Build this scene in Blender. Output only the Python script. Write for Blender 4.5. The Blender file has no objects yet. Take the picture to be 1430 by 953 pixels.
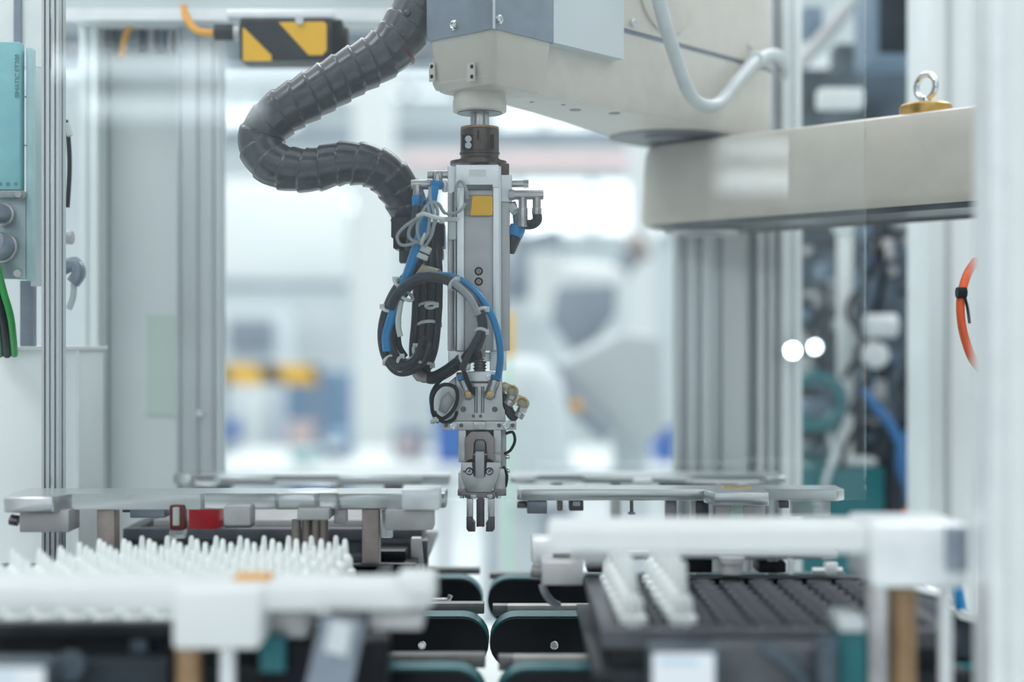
import bpy, bmesh, math, random
from mathutils import Vector, Matrix
random.seed(7)
sc = bpy.context.scene
COL = sc.collection
PI = math.pi
F = 2000.0            # focal length in pixels of the 1430 x 953 frame
CZ = 1.30             # camera height above the hall floor

# ------------------------------------------------------------------ camera
cam_d = bpy.data.cameras.new('camera'); cam = bpy.data.objects.new('camera', cam_d); COL.objects.link(cam)
cam_d.sensor_width = 36; cam_d.lens = F * 36 / 1430
cam.location = (0, 0, CZ); cam.rotation_euler = (PI / 2, 0, 0)
cam_d.clip_start = .02; cam_d.clip_end = 100
cam_d.dof.use_dof = True; cam_d.dof.focus_distance = 1.235; cam_d.dof.aperture_fstop = 2.0
sc.camera = cam
sc.view_settings.view_transform = 'Standard'; sc.view_settings.look = 'None'
sc.view_settings.exposure = 0.07; sc.view_settings.gamma = 1
# ------------------------------------------------------------------ world: soft skylit hall
wd = bpy.data.worlds.new('world'); sc.world = wd; wd.use_nodes = True
nt = wd.node_tree; nt.nodes.clear()
wo = nt.nodes.new('ShaderNodeOutputWorld'); bg = nt.nodes.new('ShaderNodeBackground')
tc = nt.nodes.new('ShaderNodeTexCoord'); sx = nt.nodes.new('ShaderNodeSeparateXYZ'); rp = nt.nodes.new('ShaderNodeValToRGB')
mr = nt.nodes.new('ShaderNodeMapRange'); mr.inputs['From Min'].default_value = -1
nt.links.new(tc.outputs['Generated'], sx.inputs[0]); nt.links.new(sx.outputs['Z'], mr.inputs['Value'])
nt.links.new(mr.outputs[0], rp.inputs[0]); nt.links.new(rp.outputs[0], bg.inputs[0]); nt.links.new(bg.outputs[0], wo.inputs[0])
rp.color_ramp.elements[0].position = .45; rp.color_ramp.elements[0].color = (.27, .31, .34, 1)
rp.color_ramp.elements[1].position = .80; rp.color_ramp.elements[1].color = (1.07, 1.13, 1.16, 1)
bg.inputs['Strength'].default_value = 1.0
# ------------------------------------------------------------------ lights: unseen area lamps added for gloss and a bright hall
def area(name, loc, aim, sx_, sy_, power, color=(.95, 1, 1)):
    d = bpy.data.lights.new(name, 'AREA'); d.shape = 'RECTANGLE'; d.size = sx_; d.size_y = sy_; d.energy = power; d.color = color
    o = bpy.data.objects.new(name, d); COL.objects.link(o); o.location = loc
    o.rotation_euler = (Vector(aim) - Vector(loc)).to_track_quat('-Z', 'Y').to_euler(); return o
area('added_light', (-1.2, 0.2, CZ + 1.9), (0, 1.3, CZ - .1), 1.6, .5, 14)
area('added_light', (1.6, 2.3, CZ + 1.9), (0, 1.3, CZ - .1), 1.4, .6, 16)
area('added_light', (0, 6.5, 5.2), (0, 6.5, 0), 8, 5, 290)

# ------------------------------------------------------------------ materials
MATS = {}
def mat(name, col, rough=.5, metal=0., vary=.04, scale=60., bump=0., coat=0., emit=None, trans=0., stretch=None, spec=.5):
    m = bpy.data.materials.new(name); m.use_nodes = True; n = m.node_tree.nodes; l = m.node_tree.links
    b = n['Principled BSDF']
    b.inputs['Roughness'].default_value = rough; b.inputs['Metallic'].default_value = metal
    b.inputs['Coat Weight'].default_value = coat; b.inputs['Transmission Weight'].default_value = trans
    b.inputs['Specular IOR Level'].default_value = spec
    c = (*col, 1)
    tcn = n.new('ShaderNodeTexCoord'); mp = n.new('ShaderNodeMapping'); nz = n.new('ShaderNodeTexNoise')
    if stretch: mp.inputs['Scale'].default_value = stretch
    nz.inputs['Scale'].default_value = scale; nz.inputs['Detail'].default_value = 4
    l.new(tcn.outputs['Object'], mp.inputs[0]); l.new(mp.outputs[0], nz.inputs[0])
    r = n.new('ShaderNodeValToRGB'); r.color_ramp.elements[0].position = .3; r.color_ramp.elements[1].position = .7
    r.color_ramp.elements[0].color = (*[max(0, x * (1 - vary * 2)) for x in col], 1)
    r.color_ramp.elements[1].color = (*[min(1, x * (1 + vary * 2)) for x in col], 1)
    l.new(nz.outputs[0], r.inputs[0]); l.new(r.outputs[0], b.inputs['Base Color'])
    if bump:
        bp = n.new('ShaderNodeBump'); bp.inputs['Strength'].default_value = bump; bp.inputs['Distance'].default_value = .001
        l.new(nz.outputs[0], bp.inputs['Height']); l.new(bp.outputs[0], b.inputs['Normal'])
    if emit:
        b.inputs['Emission Color'].default_value = (*emit[0], 1); b.inputs['Emission Strength'].default_value = emit[1]
    MATS[name] = m; return m
mat('alu', (.60, .635, .655), .36, .75, .04, 30, .05, stretch=(1, 1, .05))
mat('alu_bright', (.84, .87, .89), .38, .45, .02)
mat('alu_plate', (.60, .63, .64), .30, .85, .03, 40, .04, stretch=(.1, 1, 1))
mat('alu_block', (.52, .52, .53), .45, .4, .04)
mat('steel', (.50, .50, .50), .28, .9, .06)
mat('steel_dark', (.21, .205, .205), .33, .8, .1)
mat('coupling', (.09, .065, .06), .3, .6, .2)
mat('coverplate', (.46, .46, .47), .42, .45, .03)
mat('gripmetal', (.54, .54, .54), .32, .65, .05)
mat('gripdark', (.12, .12, .125), .4, .4, .1)
mat('brownmetal', (.30, .26, .245), .38, .5, .1)
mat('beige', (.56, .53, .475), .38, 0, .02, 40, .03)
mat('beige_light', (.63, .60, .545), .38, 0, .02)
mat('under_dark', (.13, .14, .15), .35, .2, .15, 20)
mat('sheet', (.27, .31, .37), .38, .55, .04)
mat('black', (.008, .010, .014), .3, 0, .1, spec=.2)
mat('black_soft', (.022, .027, .034), .45, 0, .15, spec=.3)
mat('hose', (.045, .053, .064), .30, 0, .15, 90, .25, coat=.35)
mat('cableblack', (.028, .034, .044), .38, 0, .15, 200, .1)
mat('blue', (.0, .22, .52), .3, 0, .05, coat=.3)
mat('grey_cable', (.33, .37, .40), .4, 0, .04)
mat('light_cable', (.56, .60, .62), .35, 0, .03)
mat('tie', (.62, .65, .63), .4, 0, .05)
mat('yellow', (.87, .48, .02), .5, 0, .02)
mat('orange', (.80, .36, .03), .45, 0, .03)
mat('redorange', (.80, .12, .03), .4)
mat('brass', (.34, .215, .12), .4, .4, .08)
mat('gold', (.62, .40, .14), .3, .8, .08)
mat('chrome', (.72, .74, .75), .16, 1., .02)
mat('white', (.74, .77, .77), .4, 0, .01)
mat('white_matte', (.80, .83, .83), .6, 0, .015)
mat('nozzle', (.86, .90, .89), .35, 0, .02)
mat('teal', (.008, .13, .15), .35, 0, .06)
mat('tealmodule', (.24, .50, .54), .45, 0, .03)
mat('tealmodule_edge', (.42, .62, .64), .45, 0, .03)
mat('moduleplate', (.40, .50, .53), .3, .3, .04)
mat('greencable', (.03, .30, .07), .4)
mat('darkgreen', (.05, .14, .09), .4)
mat('stopbar', (.24, .235, .23), .42, .6, .08, 60)
mat('stopbar_light', (.44, .42, .40), .42, .5, .06, 60)
mat('frost', (.68, .73, .74), .5, .1, .03, 3)
mat('frostgreen', (.55, .66, .60), .55, 0, .02, 3)
mat('post_white', (.78, .83, .84), .42, .15, .02, 5)
mat('red', (.45, .02, .03), .35)
mat('darkred', (.16, .02, .02), .3)
mat('slate', (.17, .24, .32), .5)
mat('clutter_dark', (.02, .03, .042), .5, .2, .3, 12)
mat('clutter_mid', (.085, .115, .145), .4, .4, .3, 15)
mat('bg_blue', (.05, .16, .5), .5)
mat('hose_blue', (.03, .14, .34), .5)
mat('bg_slate', (.16, .25, .38), .5)
mat('bg_mid', (.46, .50, .52), .5, 0, .05, 3)
mat('beam_grey', (.33, .37, .40), .4, .4, .05, 5)
mat('bg_grey', (.25, .29, .34), .5, 0, .08, 3)
mat('bg_pale', (.62, .67, .70), .6, 0, .05, 2)
mat('bg_pink', (.66, .52, .52), .6, 0, .05, 2)
mat('bg_wall', (.68, .74, .76), .7, 0, .03, .6)
mat('floor', (.74, .79, .79), .28, 0, .03, 1.5)
mat('bed', (.80, .84, .83), .4, 0, .02, 4)
mat('mint', (.50, .74, .60), .5)
mat('lamp', (.9, .95, 1), .5, emit=((.88, .95, 1.), 5.))
mat('lamp_blue', (.9, .95, 1), .5, emit=((.72, .88, 1.), 7.))
mat('window_light', (.9, .95, 1), .5, emit=((.92, .98, 1.), 1.5))
mat('face_panel', (.1, .1, .1), .3, emit=((.78, .88, .95), .75))
mat('sticker_line', (.1, .1, .1), .3, emit=((.45, .70, .90), .7))
mat('label_white', (.82, .83, .82), .5)
mat('text_grey', (.16, .32, .35), .5)
mat('glassy', (.75, .80, .78), .15, 0, .02, trans=.7)
mat('resin', (.70, .66, .50), .15, 0, .02, trans=.55)
def pane_mat(name, tint, base):
    m = bpy.data.materials.new(name); m.use_nodes = True; n = m.node_tree.nodes; l = m.node_tree.links; n.clear()
    o = n.new('ShaderNodeOutputMaterial'); mx = n.new('ShaderNodeMixShader'); t = n.new('ShaderNodeBsdfTransparent')
    g = n.new('ShaderNodeBsdfGlossy'); fr = n.new('ShaderNodeFresnel'); fr.inputs[0].default_value = base
    g.inputs['Roughness'].default_value = .03; t.inputs[0].default_value = (*tint, 1); g.inputs[0].default_value = (.95, 1, 1, 1)
    l.new(fr.outputs[0], mx.inputs[0]); l.new(t.outputs[0], mx.inputs[1]); l.new(g.outputs[0], mx.inputs[2]); l.new(mx.outputs[0], o.inputs[0])
    MATS[name] = m
pane_mat('pane', (.985, .995, .995), 1.45)

# ------------------------------------------------------------------ helpers
def P(px, py, Y):                      # a pixel and a distance -> a point of the place
    return Vector(((px - 715) * Y / F, Y, CZ - (py - 476.5) * Y / F))
def ZR(z): return CZ + z
def onplane(px, py, p0, n):            # where the sight line meets a face
    d = Vector(((px - 715) / F, 1, -(py - 476.5) / F)); c = Vector((0, 0, CZ))
    return c + d * ((Vector(p0) - c).dot(n) / d.dot(n))
class MB:
    def __init__(s): s.bm = bmesh.new()
    def _bev(s, es, b, seg=2):
        if b > 0: bmesh.ops.bevel(s.bm, geom=es, offset=b, segments=seg, affect='EDGES', profile=.5, clamp_overlap=True)
    def box(s, a, b, bev=0, rot=None):
        a, b = Vector(a), Vector(b); c = (a + b) / 2; d = b - a
        M = Matrix.Translation(c) @ (rot.to_4x4() if rot else Matrix()) @ Matrix.Diagonal((abs(d.x), abs(d.y), abs(d.z), 1))
        r = bmesh.ops.create_cube(s.bm, size=1, matrix=M)
        s._bev(list({e for v in r['verts'] for e in v.link_edges}), bev); return s
    def pb(s, x0, y0, x1, y1, Y, d, bev=0):     # box whose front face fills this rectangle at distance Y
        a = P(x0, y1, Y); b = P(x1, y0, Y); b.y = Y + d
        return s.box(a, b, bev)
    def cyl(s, a, b, r, r2=None, seg=20, bev=0):
        a, b = Vector(a), Vector(b); d = b - a
        M = Matrix.Translation((a + b) / 2) @ d.to_track_quat('Z', 'Y').to_matrix().to_4x4()
        rr = bmesh.ops.create_cone(s.bm, cap_ends=True, segments=seg, radius1=r, radius2=r if r2 is None else r2, depth=d.length, matrix=M)
        if bev:
            es = [e for e in {e for v in rr['verts'] for e in v.link_edges} if any(len(f.verts) > 4 for f in e.link_faces)]
            s._bev(es, bev)
        return s
    def ring(s, c, ax, R, r, seg=28, rs=8):
        q = Vector(ax).to_track_quat('Z', 'Y'); c = Vector(c)
        pts = [c + q @ Vector((R * math.cos(2 * PI * i / seg), R * math.sin(2 * PI * i / seg), 0)) for i in range(seg)]
        return s.tube(pts, r, rs, closed=True, smooth=False)
    def sph(s, c, r, sc_=(1, 1, 1), seg=16):
        bmesh.ops.create_uvsphere(s.bm, u_segments=seg, v_segments=seg // 2 + 2, radius=r, matrix=Matrix.Translation(Vector(c)) @ Matrix.Diagonal((*sc_, 1))); return s
    def tube(s, pts, r, seg=10, sub=6, closed=False, smooth=True, rf=None):
        pts = [Vector(p) for p in pts]
        if smooth and len(pts) > 2: pts = catmull(pts, sub, closed)
        N = len(pts); rings = []; up = None; dist = 0
        for i, p in enumerate(pts):
            if closed: t = pts[(i + 1) % N] - pts[i - 1]
            else: t = pts[min(i + 1, N - 1)] - pts[max(i - 1, 0)]
            t.normalize()
            if up is None: up = t.orthogonal().normalized()
            up = (up - t * up.dot(t)).normalized(); bi = t.cross(up)
            if i: dist += (pts[i] - pts[i - 1]).length
            ring = []
            for k in range(seg):
                a = 2 * PI * k / seg; rr = rf(dist, a, i / max(1, N - 1)) if rf else r
                ring.append(s.bm.verts.new(p + (up * math.cos(a) + bi * math.sin(a)) * rr))
            rings.append(ring)
        for i in range(N if closed else N - 1):
            A, B = rings[i], rings[(i + 1) % N]
            for k in range(seg): s.bm.faces.new((A[k], A[(k + 1) % seg], B[(k + 1) % seg], B[k]))
        if not closed:
            s.bm.faces.new(rings[0][::-1]); s.bm.faces.new(rings[-1])
        return s
    def loft(s, outlines):                     # list of rings of points, same count
        vs = [[s.bm.verts.new(p) for p in o] for o in outlines]; n = len(vs[0])
        for A, B in zip(vs, vs[1:]):
            for k in range(n): s.bm.faces.new((A[k], A[(k + 1) % n], B[(k + 1) % n], B[k]))
        s.bm.faces.new(vs[0][::-1]); s.bm.faces.new(vs[-1]); return s
    def prism(s, pix, Y, d, bev=0):            # pixel outline at distance Y, thickness d away from us
        A = [P(x, y, Y) for x, y in pix]; B = [p + Vector((0, d, 0)) for p in A]
        n0 = len(s.bm.faces); s.bm.edges.ensure_lookup_table(); old = set(s.bm.edges)
        s.loft([A, B])
        if bev: s._bev([e for e in s.bm.edges if e not in old], bev)
        return s
    def lathe(s, base, prof, seg=12, axis=(0, 0, 1)):
        q = Vector(axis).to_track_quat('Z', 'Y'); base = Vector(base)
        return s.loft([[base + q @ Vector((r * math.cos(2 * PI * k / seg), r * math.sin(2 * PI * k / seg), z)) for k in range(seg)] for r, z in prof])
def catmull(p, sub, closed=False):
    out = []; n = len(p)
    for i in range(n if closed else n - 1):
        if closed: a, b, c, d = p[i - 1], p[i], p[(i + 1) % n], p[(i + 2) % n]
        else: a, b, c, d = p[max(i - 1, 0)], p[i], p[i + 1], p[min(i + 2, n - 1)]
        for k in range(sub):
            t = k / sub
            out.append(.5 * ((2 * b) + (c - a) * t + (2 * a - 5 * b + 4 * c - d) * t * t + (3 * b - a - 3 * c + d) * t ** 3))
    if not closed: out.append(p[-1])
    return out
def mesh_of(name, mb, m, off):
    bm = mb.bm
    bmesh.ops.remove_doubles(bm, verts=bm.verts, dist=1e-7)
    bmesh.ops.recalc_face_normals(bm, faces=bm.faces)
    for v in bm.verts: v.co -= off
    for f in bm.faces: f.smooth = True
    for e in bm.edges:
        if len(e.link_faces) == 2 and e.calc_face_angle(0) > math.radians(38): e.smooth = False
    me = bpy.data.meshes.new(name); bm.to_mesh(me); bm.free(); me.materials.append(MATS[m]); return me
def tag(o, label=None, cat=None, group=None, kind=None):
    if label: o['label'] = label
    if cat: o['category'] = cat
    if group: o['group'] = group
    if kind: o['kind'] = kind
    return o
class Thing:
    def __init__(s, name, loc, label, cat, group=None):
        s.loc = Vector(loc); s.o = bpy.data.objects.new(name, None); s.o.empty_display_size = .02
        COL.objects.link(s.o); s.o.location = s.loc; tag(s.o, label, cat, group)
    def part(s, name, mb, m, parent=None, label=None, kind=None):
        me = mesh_of(name, mb, m, s.loc); o = bpy.data.objects.new(name, me); COL.objects.link(o)
        o.parent = parent or s.o; tag(o, label, kind=kind); return o
def single(name, mb, m, label, cat, group=None, kind=None):
    bm = mb.bm; xs = [v.co for v in bm.verts]
    loc = Vector(((min(v.x for v in xs) + max(v.x for v in xs)) / 2, (min(v.y for v in xs) + max(v.y for v in xs)) / 2, min(v.z for v in xs)))
    o = bpy.data.objects.new(name, mesh_of(name, mb, m, loc)); COL.objects.link(o); o.location = loc
    return tag(o, label, cat, group, kind)
def text_part(T, name, txt, size, loc, rot, m, parent):
    cu = bpy.data.curves.new(name, 'FONT'); cu.body = txt; cu.size = size; cu.extrude = .0002; cu.align_x = 'CENTER'; cu.align_y = 'CENTER'
    cu.materials.append(MATS[m]); o = bpy.data.objects.new(name, cu); COL.objects.link(o)
    bpy.context.view_layer.update(); me = bpy.data.meshes.new_from_object(o); bpy.data.objects.remove(o)
    o = bpy.data.objects.new(name, me); COL.objects.link(o)
    o.parent = parent; o.location = Vector(loc) - T.loc; o.rotation_euler = rot; return o
def bolt(T, c, n, r, parent=None, m='gripdark', name='bolt', depth=.0015):
    c = Vector(c); n = Vector(n).normalized()
    mb = MB().cyl(c - n * .001, c + n * depth, r, seg=18, bev=r * .12)
    b = T.part(name, mb, m, parent)
    return b
def sock(T, px, py, Y, rpx, m='steel', parent=None):      # socket-head screw seen from the front: head ring + dark hex recess
    c = P(px, py, Y); r = rpx * Y / F; n = Vector((0, -1, 0))
    mb = MB().ring(c + n * .0008, n, r * .75, r * .27, 20, 8).cyl(c, c + n * .0008, r * .9, seg=18)
    b = T.part('screw', mb, m, parent)
    if b.parent is T.o: T.part('socket', MB().cyl(c + n * .0008, c + n * .0011, r * .42, seg=6), 'black', b)
    return b

# ================================================================== the hall
def struct(name, mb, m, label=None):
    return single(name, mb, m, None, None, kind='structure')
struct('floor', MB().box((-12, -7, -.05), (12, 16, 0)), 'floor')
struct('wall_back', MB().box((-12, 15.8, 0), (12, 16, 7)), 'bg_wall')
struct('wall_left', MB().box((-12.2, -7, 0), (-12, 16, 7)), 'bg_wall')
struct('wall_right', MB().box((12, -7, 0), (12.2, 16, 7)), 'bg_wall')
# windows in the end wall
for i, (a, b, y0, y1) in enumerate([(150, 420, 150, 185), (430, 640, 95, 140), (690, 900, 150, 200), (300, 520, 268, 300), (620, 930, 250, 330)]):
    W = Thing('window_%d' % (i + 1), P((a + b) / 2, y1, 15.78), None, None); W.o['kind'] = 'structure'
    p0 = P(a, y1, 15.74); p1 = P(b, y0, 15.74)
    W.part('window_pane', MB().box((p0.x, 15.76, p0.z), (p1.x, 15.79, p1.z)), 'window_light')
    fr = MB()
    for z in (p0.z, p1.z): fr.box((p0.x - .05, 15.70, z - .05), (p1.x + .05, 15.80, z + .05))
    for k in range(4):
        x = p0.x + (p1.x - p0.x) * k / 3; fr.box((x - .04, 15.70, p0.z), (x + .04, 15.80, p1.z))
    W.part('window_frame', fr, 'bg_pale')

# far machinery, boxes and posts of the hall
def hall_box(name, x0, y0, x1, y1, Y, d, m, label, cat, extra=None, bev=.02):
    a = P(x0, y1, Y); 
    T = Thing(name, (P((x0 + x1) / 2, y1, Y).x, Y + d / 2, a.z), label, cat)
    b = T.part('body', MB().pb(x0, y0, x1, y1, Y, d, bev), m)
    for nm, e, mm in (extra or []):
        T.part(nm, MB().pb(e[0], e[1], e[2], e[3], Y - .03, .028, .004), mm)
    return T
def toground(y): return y
hall_box('roof_girder', -300, 84, 1700, 118, 10, .3, 'bg_pale', 'long pale girder crossing the hall high behind the hose', 'girder')
hall_box('roof_girder', 300, 176, 940, 196, 11, .25, 'bg_grey', 'thin grey girder behind the robot spindle below the pale girder', 'girder')
hall_box('crane_beam', 560, 212, 900, 232, 9, .25, 'bg_pink', 'faded reddish crane beam running behind the grip unit head', 'beam')
FL = lambda Y: 476.5 + CZ * F / Y       # pixel row where the floor lies at distance Y
hall_box('column', 492, -40, 548, FL(6), 6, .18, 'white', 'wide white steel column left of the cable loops', 'column')
hall_box('column', 880, -40, 915, FL(5.5), 5.5, .12, 'white', 'slim white column beyond the grip unit under the arm joint', 'column')
hall_box('column', 1040, -200, 1064, FL(6.5), 6.5, .12, 'bg_pale', 'pale column behind the cluster of rear profiles', 'column')
hall_box('partition_panel', 300, 250, 486, 392, 7.5, .08, 'white_matte', 'large white partition panel between the frosted door and the column', 'panel',
         [('edge_strip', (300, 394, 486, 404), 'bg_grey')])
hall_box('equipment_cabinet', 300, 430, 396, FL(7.2), 7.2, .5, 'bg_pale', 'pale grey far cabinet with a dark window left of the slate machine', 'cabinet',
         [('window', (318, 446, 382, 492), 'bg_grey'), ('blue_panel', (306, 588, 334, 612), 'bg_blue'), ('side_panel', (340, 545, 372, 640), 'white')])
hall_box('slate_machine', 398, 520, 486, FL(6.6), 6.6, .5, 'bg_slate', 'slate blue far machine below the yellow striped rail', 'machine',
         [('front_panel', (402, 588, 446, 640), 'bg_pink'), ('top_panel', (410, 430, 470, 505), 'bg_pale')])
T = Thing('striped_rail', P(376, 540, 6.2), 'far yellow and black striped safety rail in front of cabinets', 'rail')
rail = T.part('beam', MB().pb(306, 510, 444, 536, 6.2, .05, .005), 'black_soft')
for x in (312, 384):
    T.part('stripe', MB().prism([(x, 510), (x + 46, 510), (x + 60, 536), (x + 14, 536)], 6.19, .012), 'yellow', rail)
for x in (310, 440): T.part('post', MB().pb(x - 3, 536, x + 3, FL(6.2), 6.2, .05), 'bg_grey')
hall_box('plastic_crate', 608, 566, 660, 476.5 + 178.4 * 4.8 / 5, 5, .3, 'bg_blue', 'bright blue crate on the far table left of the grip fingers', 'crate', [('rim', (604, 562, 664, 572), 'bg_blue')])
hall_box('plastic_crate', 918, 600, 944, 476.5 + 178.4 * 4.8 / 5, 5, .3, 'bg_blue', 'small blue crate at the foot of the rear profiles', 'crate', [('rim', (915, 597, 947, 604), 'bg_blue')])
T = Thing('work_table', P(660, FL(5.3), 5.3), 'long white work table far behind the fixture bars', 'table')
T.part('tabletop', MB().pb(270, 655, 960, 668, 4.8, 1.0, .01), 'white')
for x in (290, 620, 940): T.part('leg', MB().pb(x - 8, 668, x + 8, FL(4.9), 4.85, .06), 'bg_pale')
for x in (292, 935): T.part('leg', MB().pb(x - 8, 668, x + 8, FL(5.65), 5.6, .06), 'bg_pale')
hall_box('parts_bin', 548, 596, 590, 476.5 + 178.4 * 4.8 / 5.2, 5.2, .25, 'bg_grey', 'grey parts bin on the far table right of the white column', 'bin', [('label_plate', (556, 615, 582, 632), 'bg_pink')])
hall_box('parts_bin', 448, 606, 486, 476.5 + 178.4 * 4.8 / 5.2, 5.2, .25, 'bg_slate', 'dark slate bin on the far table left of the white column', 'bin', [('label_plate', (454, 615, 478, 628), 'bg_pale')])
hall_box('parts_bin', 404, 630, 440, 476.5 + 178.4 * 4.8 / 5, 5.0, .2, 'tealmodule_edge', 'pale turquoise bin on the far table', 'bin', [('rim', (402, 627, 442, 634), 'tealmodule_edge')])
# background robot, right of the grip unit
T = Thing('industrial_robot', P(750, FL(4.2), 4.4), 'blurred grey and white jointed robot far behind the grip unit', 'robot')
T.part('pedestal', MB().cyl(P(740, FL(4.4), 4.4), P(740, 640, 4.4), .16, .13, 24, .01), 'bg_grey')
T.part('lower_arm', MB().tube([P(740, 640, 4.4), P(730, 520, 4.4), P(735, 420, 4.4)], .09, 16), 'bg_pale')
T.part('elbow', MB().sph(P(737, 400, 4.4), .11, (1, .9, 1.1)), 'bg_grey')
T.part('upper_arm', MB().tube([P(737, 400, 4.35), P(752, 350, 4.35), P(748, 328, 4.35)], .075, 16), 'bg_grey')
T.part('arm_cover', MB().tube([P(757, 445, 4.2), P(762, 390, 4.2), P(760, 352, 4.2)], .045, 16), 'white')
T.part('forearm', MB().tube([P(745, 395, 4.3), P(800, 388, 4.3), P(872, 396, 4.3)], .05, 16), 'white')
T.part('wrist', MB().cyl(P(858, 395, 4.3), P(886, 350, 4.3), .03, seg=16), 'bg_grey')
T.part('tool_flange', MB().cyl(P(880, 352, 4.3), P(900, 343, 4.3), .045, seg=16), 'brownmetal')
T = Thing('sloped_hopper', P(850, FL(3.35), 3.45), 'large blurred grey sloped hopper in front of the far robot', 'hopper')
T.part('hopper_shell', MB().prism([(770, 515), (872, 462), (925, 470), (930, 610), (880, 622), (842, 592)], 3.35, .5, .02), 'bg_mid')
T.part('rim', MB().tube([P(768, 512, 3.33), P(800, 560, 3.33), P(850, 608, 3.33)], .022, 10), 'bg_grey')
T.part('side_panel', MB().prism([(778, 400), (862, 396), (860, 440), (810, 505), (770, 450)], 3.86, .12, .01), 'bg_grey')
T.part('support', MB().pb(862, 605, 905, FL(3.45), 3.50, .2), 'bg_pale')
T.part('lamp_cover', MB().sph(P(805, 567, 3.25), .014), 'orange')
T = Thing('draped_machine', P(740, FL(3.2), 3.2), 'pale machine body with rounded hood behind the grip block', 'machine')
T.part('hood', MB().tube([P(690, 570, 3.2), P(735, 545, 3.2), P(745, 600, 3.2), P(748, 700, 3.2)], .08, 16), 'bg_pale')
T.part('base', MB().pb(690, 600, 755, FL(3.4), 3.2, .4, .02), 'bg_pale')
# slim mint post with yellow sleeve seen behind the grip unit
T = Thing('marker_post', P(709, FL(3), 3), 'slim mint green post with a yellow upper sleeve behind the grip unit', 'post')
T.part('pole', MB().pb(704, 500, 714, FL(3), 3.0, .015, .002), 'mint')
T.part('sleeve', MB().pb(702, 436, 717, 500, 3.0, .02, .002), 'yellow')

# ceiling lights behind and above the camera, seen as pale bands in the guard pane
def lightbox(x0, x1, z, y, label):
    T = Thing('ceiling_light', ((x0 + x1) / 2, y, z), label, 'lamp', 'hanging light boxes of the hall')
    T.part('housing', MB().box((x0 - .03, y - .14, z + .05), (x1 + .03, y + .14, z + .12)), 'white')
    T.part('diffuser', MB().box((x0, y - .12, z - .03), (x1, y + .12, z + .05)), 'lamp')
for k, (x0, x1, z, lab) in enumerate([(1.05, 3.2, CZ + .80, 'lower light box whose glow lies in the pane over the beige arm'), (1.05, 3.2, CZ + .94, 'upper light box whose glow lies in the pane over the beige arm'),
    (-2.45, -1.45, CZ + 1.40, 'upper light box whose glow lies in the pane over the frosted door'), (-2.15, -1.3, CZ + 1.18, 'lower light box whose glow lies in the pane over the frosted door')]):
    lightbox(x0, x1, z, -5.0 - .03 * k, lab)

# ================================================================== machine bed
struct('machine_bed', MB().box((-.95, .45, CZ - .42), (.95, 1.95, CZ - .385), .004), 'bed')
bpy.data.objects['machine_bed'].name = 'machine_table'
tag(bpy.data.objects['machine_table'], 'white machine table under conveyors trays and fixture bars', 'table'); del bpy.data.objects['machine_table']['kind']
for i, (x, y) in enumerate([(-.9, .5), (.9, .5), (-.9, 1.9), (.9, 1.9)]):
    o = single('support_leg', MB().box((x - .04, y - .04, 0), (x + .04, y + .04, CZ - .42), .003), 'alu', None, None)
    tb = bpy.data.objects['machine_table']; o.parent = tb; o.location = o.location - tb.location
BED = CZ - .385

# ------------------------------------------------------------------ aluminium profiles
def profile(x0, x1, Yf, zb, zt, label, grooves, d=.04, gd=.004, gw=.006, m='alu', group=None, cap=None, name='aluminium_profile'):
    """x0,x1 world; grooves = fractions across the front"""
    T = Thing(name, ((x0 + x1) / 2, Yf + d / 2, zb), label, 'profile', group)
    out = []
    w = x1 - x0
    out.append((x0, Yf))
    for g in grooves:
        gx = x0 + w * g
        out += [(gx - gw / 2, Yf), (gx - gw / 2, Yf + gd), (gx + gw / 2, Yf + gd), (gx + gw / 2, Yf)]
    out.append((x1, Yf))
    for g in (.5,):
        gy = Yf + d * g
        out += [(x1, gy - d * .1), (x1 - gd * .9, gy - d * .1), (x1 - gd * .9, gy + d * .1), (x1, gy + d * .1)]
    out.append((x1, Yf + d)); out.append((x0, Yf + d))
    for g in (.5,):
        gy = Yf + d * g
        out += [(x0, gy + .004), (x0 + gd, gy + .004), (x0 + gd, gy - .004), (x0, gy - .004)]
    mb = MB().loft([[Vector((x, y, z)) for x, y in out] for z in (zb, zt)])
    T.part('extrusion', mb, m)
    return T
def pprofile(px0, px1, Y, label, grooves, zt=CZ + .55, zb=BED, **k):
    return profile((px0 - 715) * Y / F, (px1 - 715) * Y / F, Y, zb, zt, label, grooves, **k)
# sharp left front profile
T = pprofile(58, 82, 1.235, 'sharp light aluminium profile standing right of the turquoise module', (.2, .5, .8), gd=.004, gw=.0018, d=.020)
# rear left: posts and frosted panel
T = pprofile(110, 136, 1.55, 'pale rear profile at the left edge of the frosted door', (.5,), m='post_white', gw=.004)
T = pprofile(137, 152, 1.593, 'narrow shadowed profile beside the frosted door panel', (.5,), m='sheet', gw=.004)
T.part('bolt', MB().cyl(P(143, 619, 1.594), P(143, 619, 1.585), .004, seg=14), 'chrome')
T = pprofile(246, 305, 1.55, 'broad rear profile closing the right side of the frosted door', (.13, .55, .92), gw=.006, m='alu')
T.part('bolt', MB().cyl(P(279, 577, 1.552), P(279, 577, 1.543), .004, seg=14), 'chrome')
T = Thing('frosted_door', P(200, 880, 1.6), 'frosted grey sheet door panel between the two rear left posts', 'door panel')
T.part('sheet', MB().pb(153, -200, 250, 905, 1.594, .006), 'frost')
T.part('tinted_sheet', MB().pb(205, 440, 249, 580, 1.5915, .003), 'frostgreen')
T.part('rear_plate', MB().pb(112, 505, 128, 780, 1.545, .004), 'steel')
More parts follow.
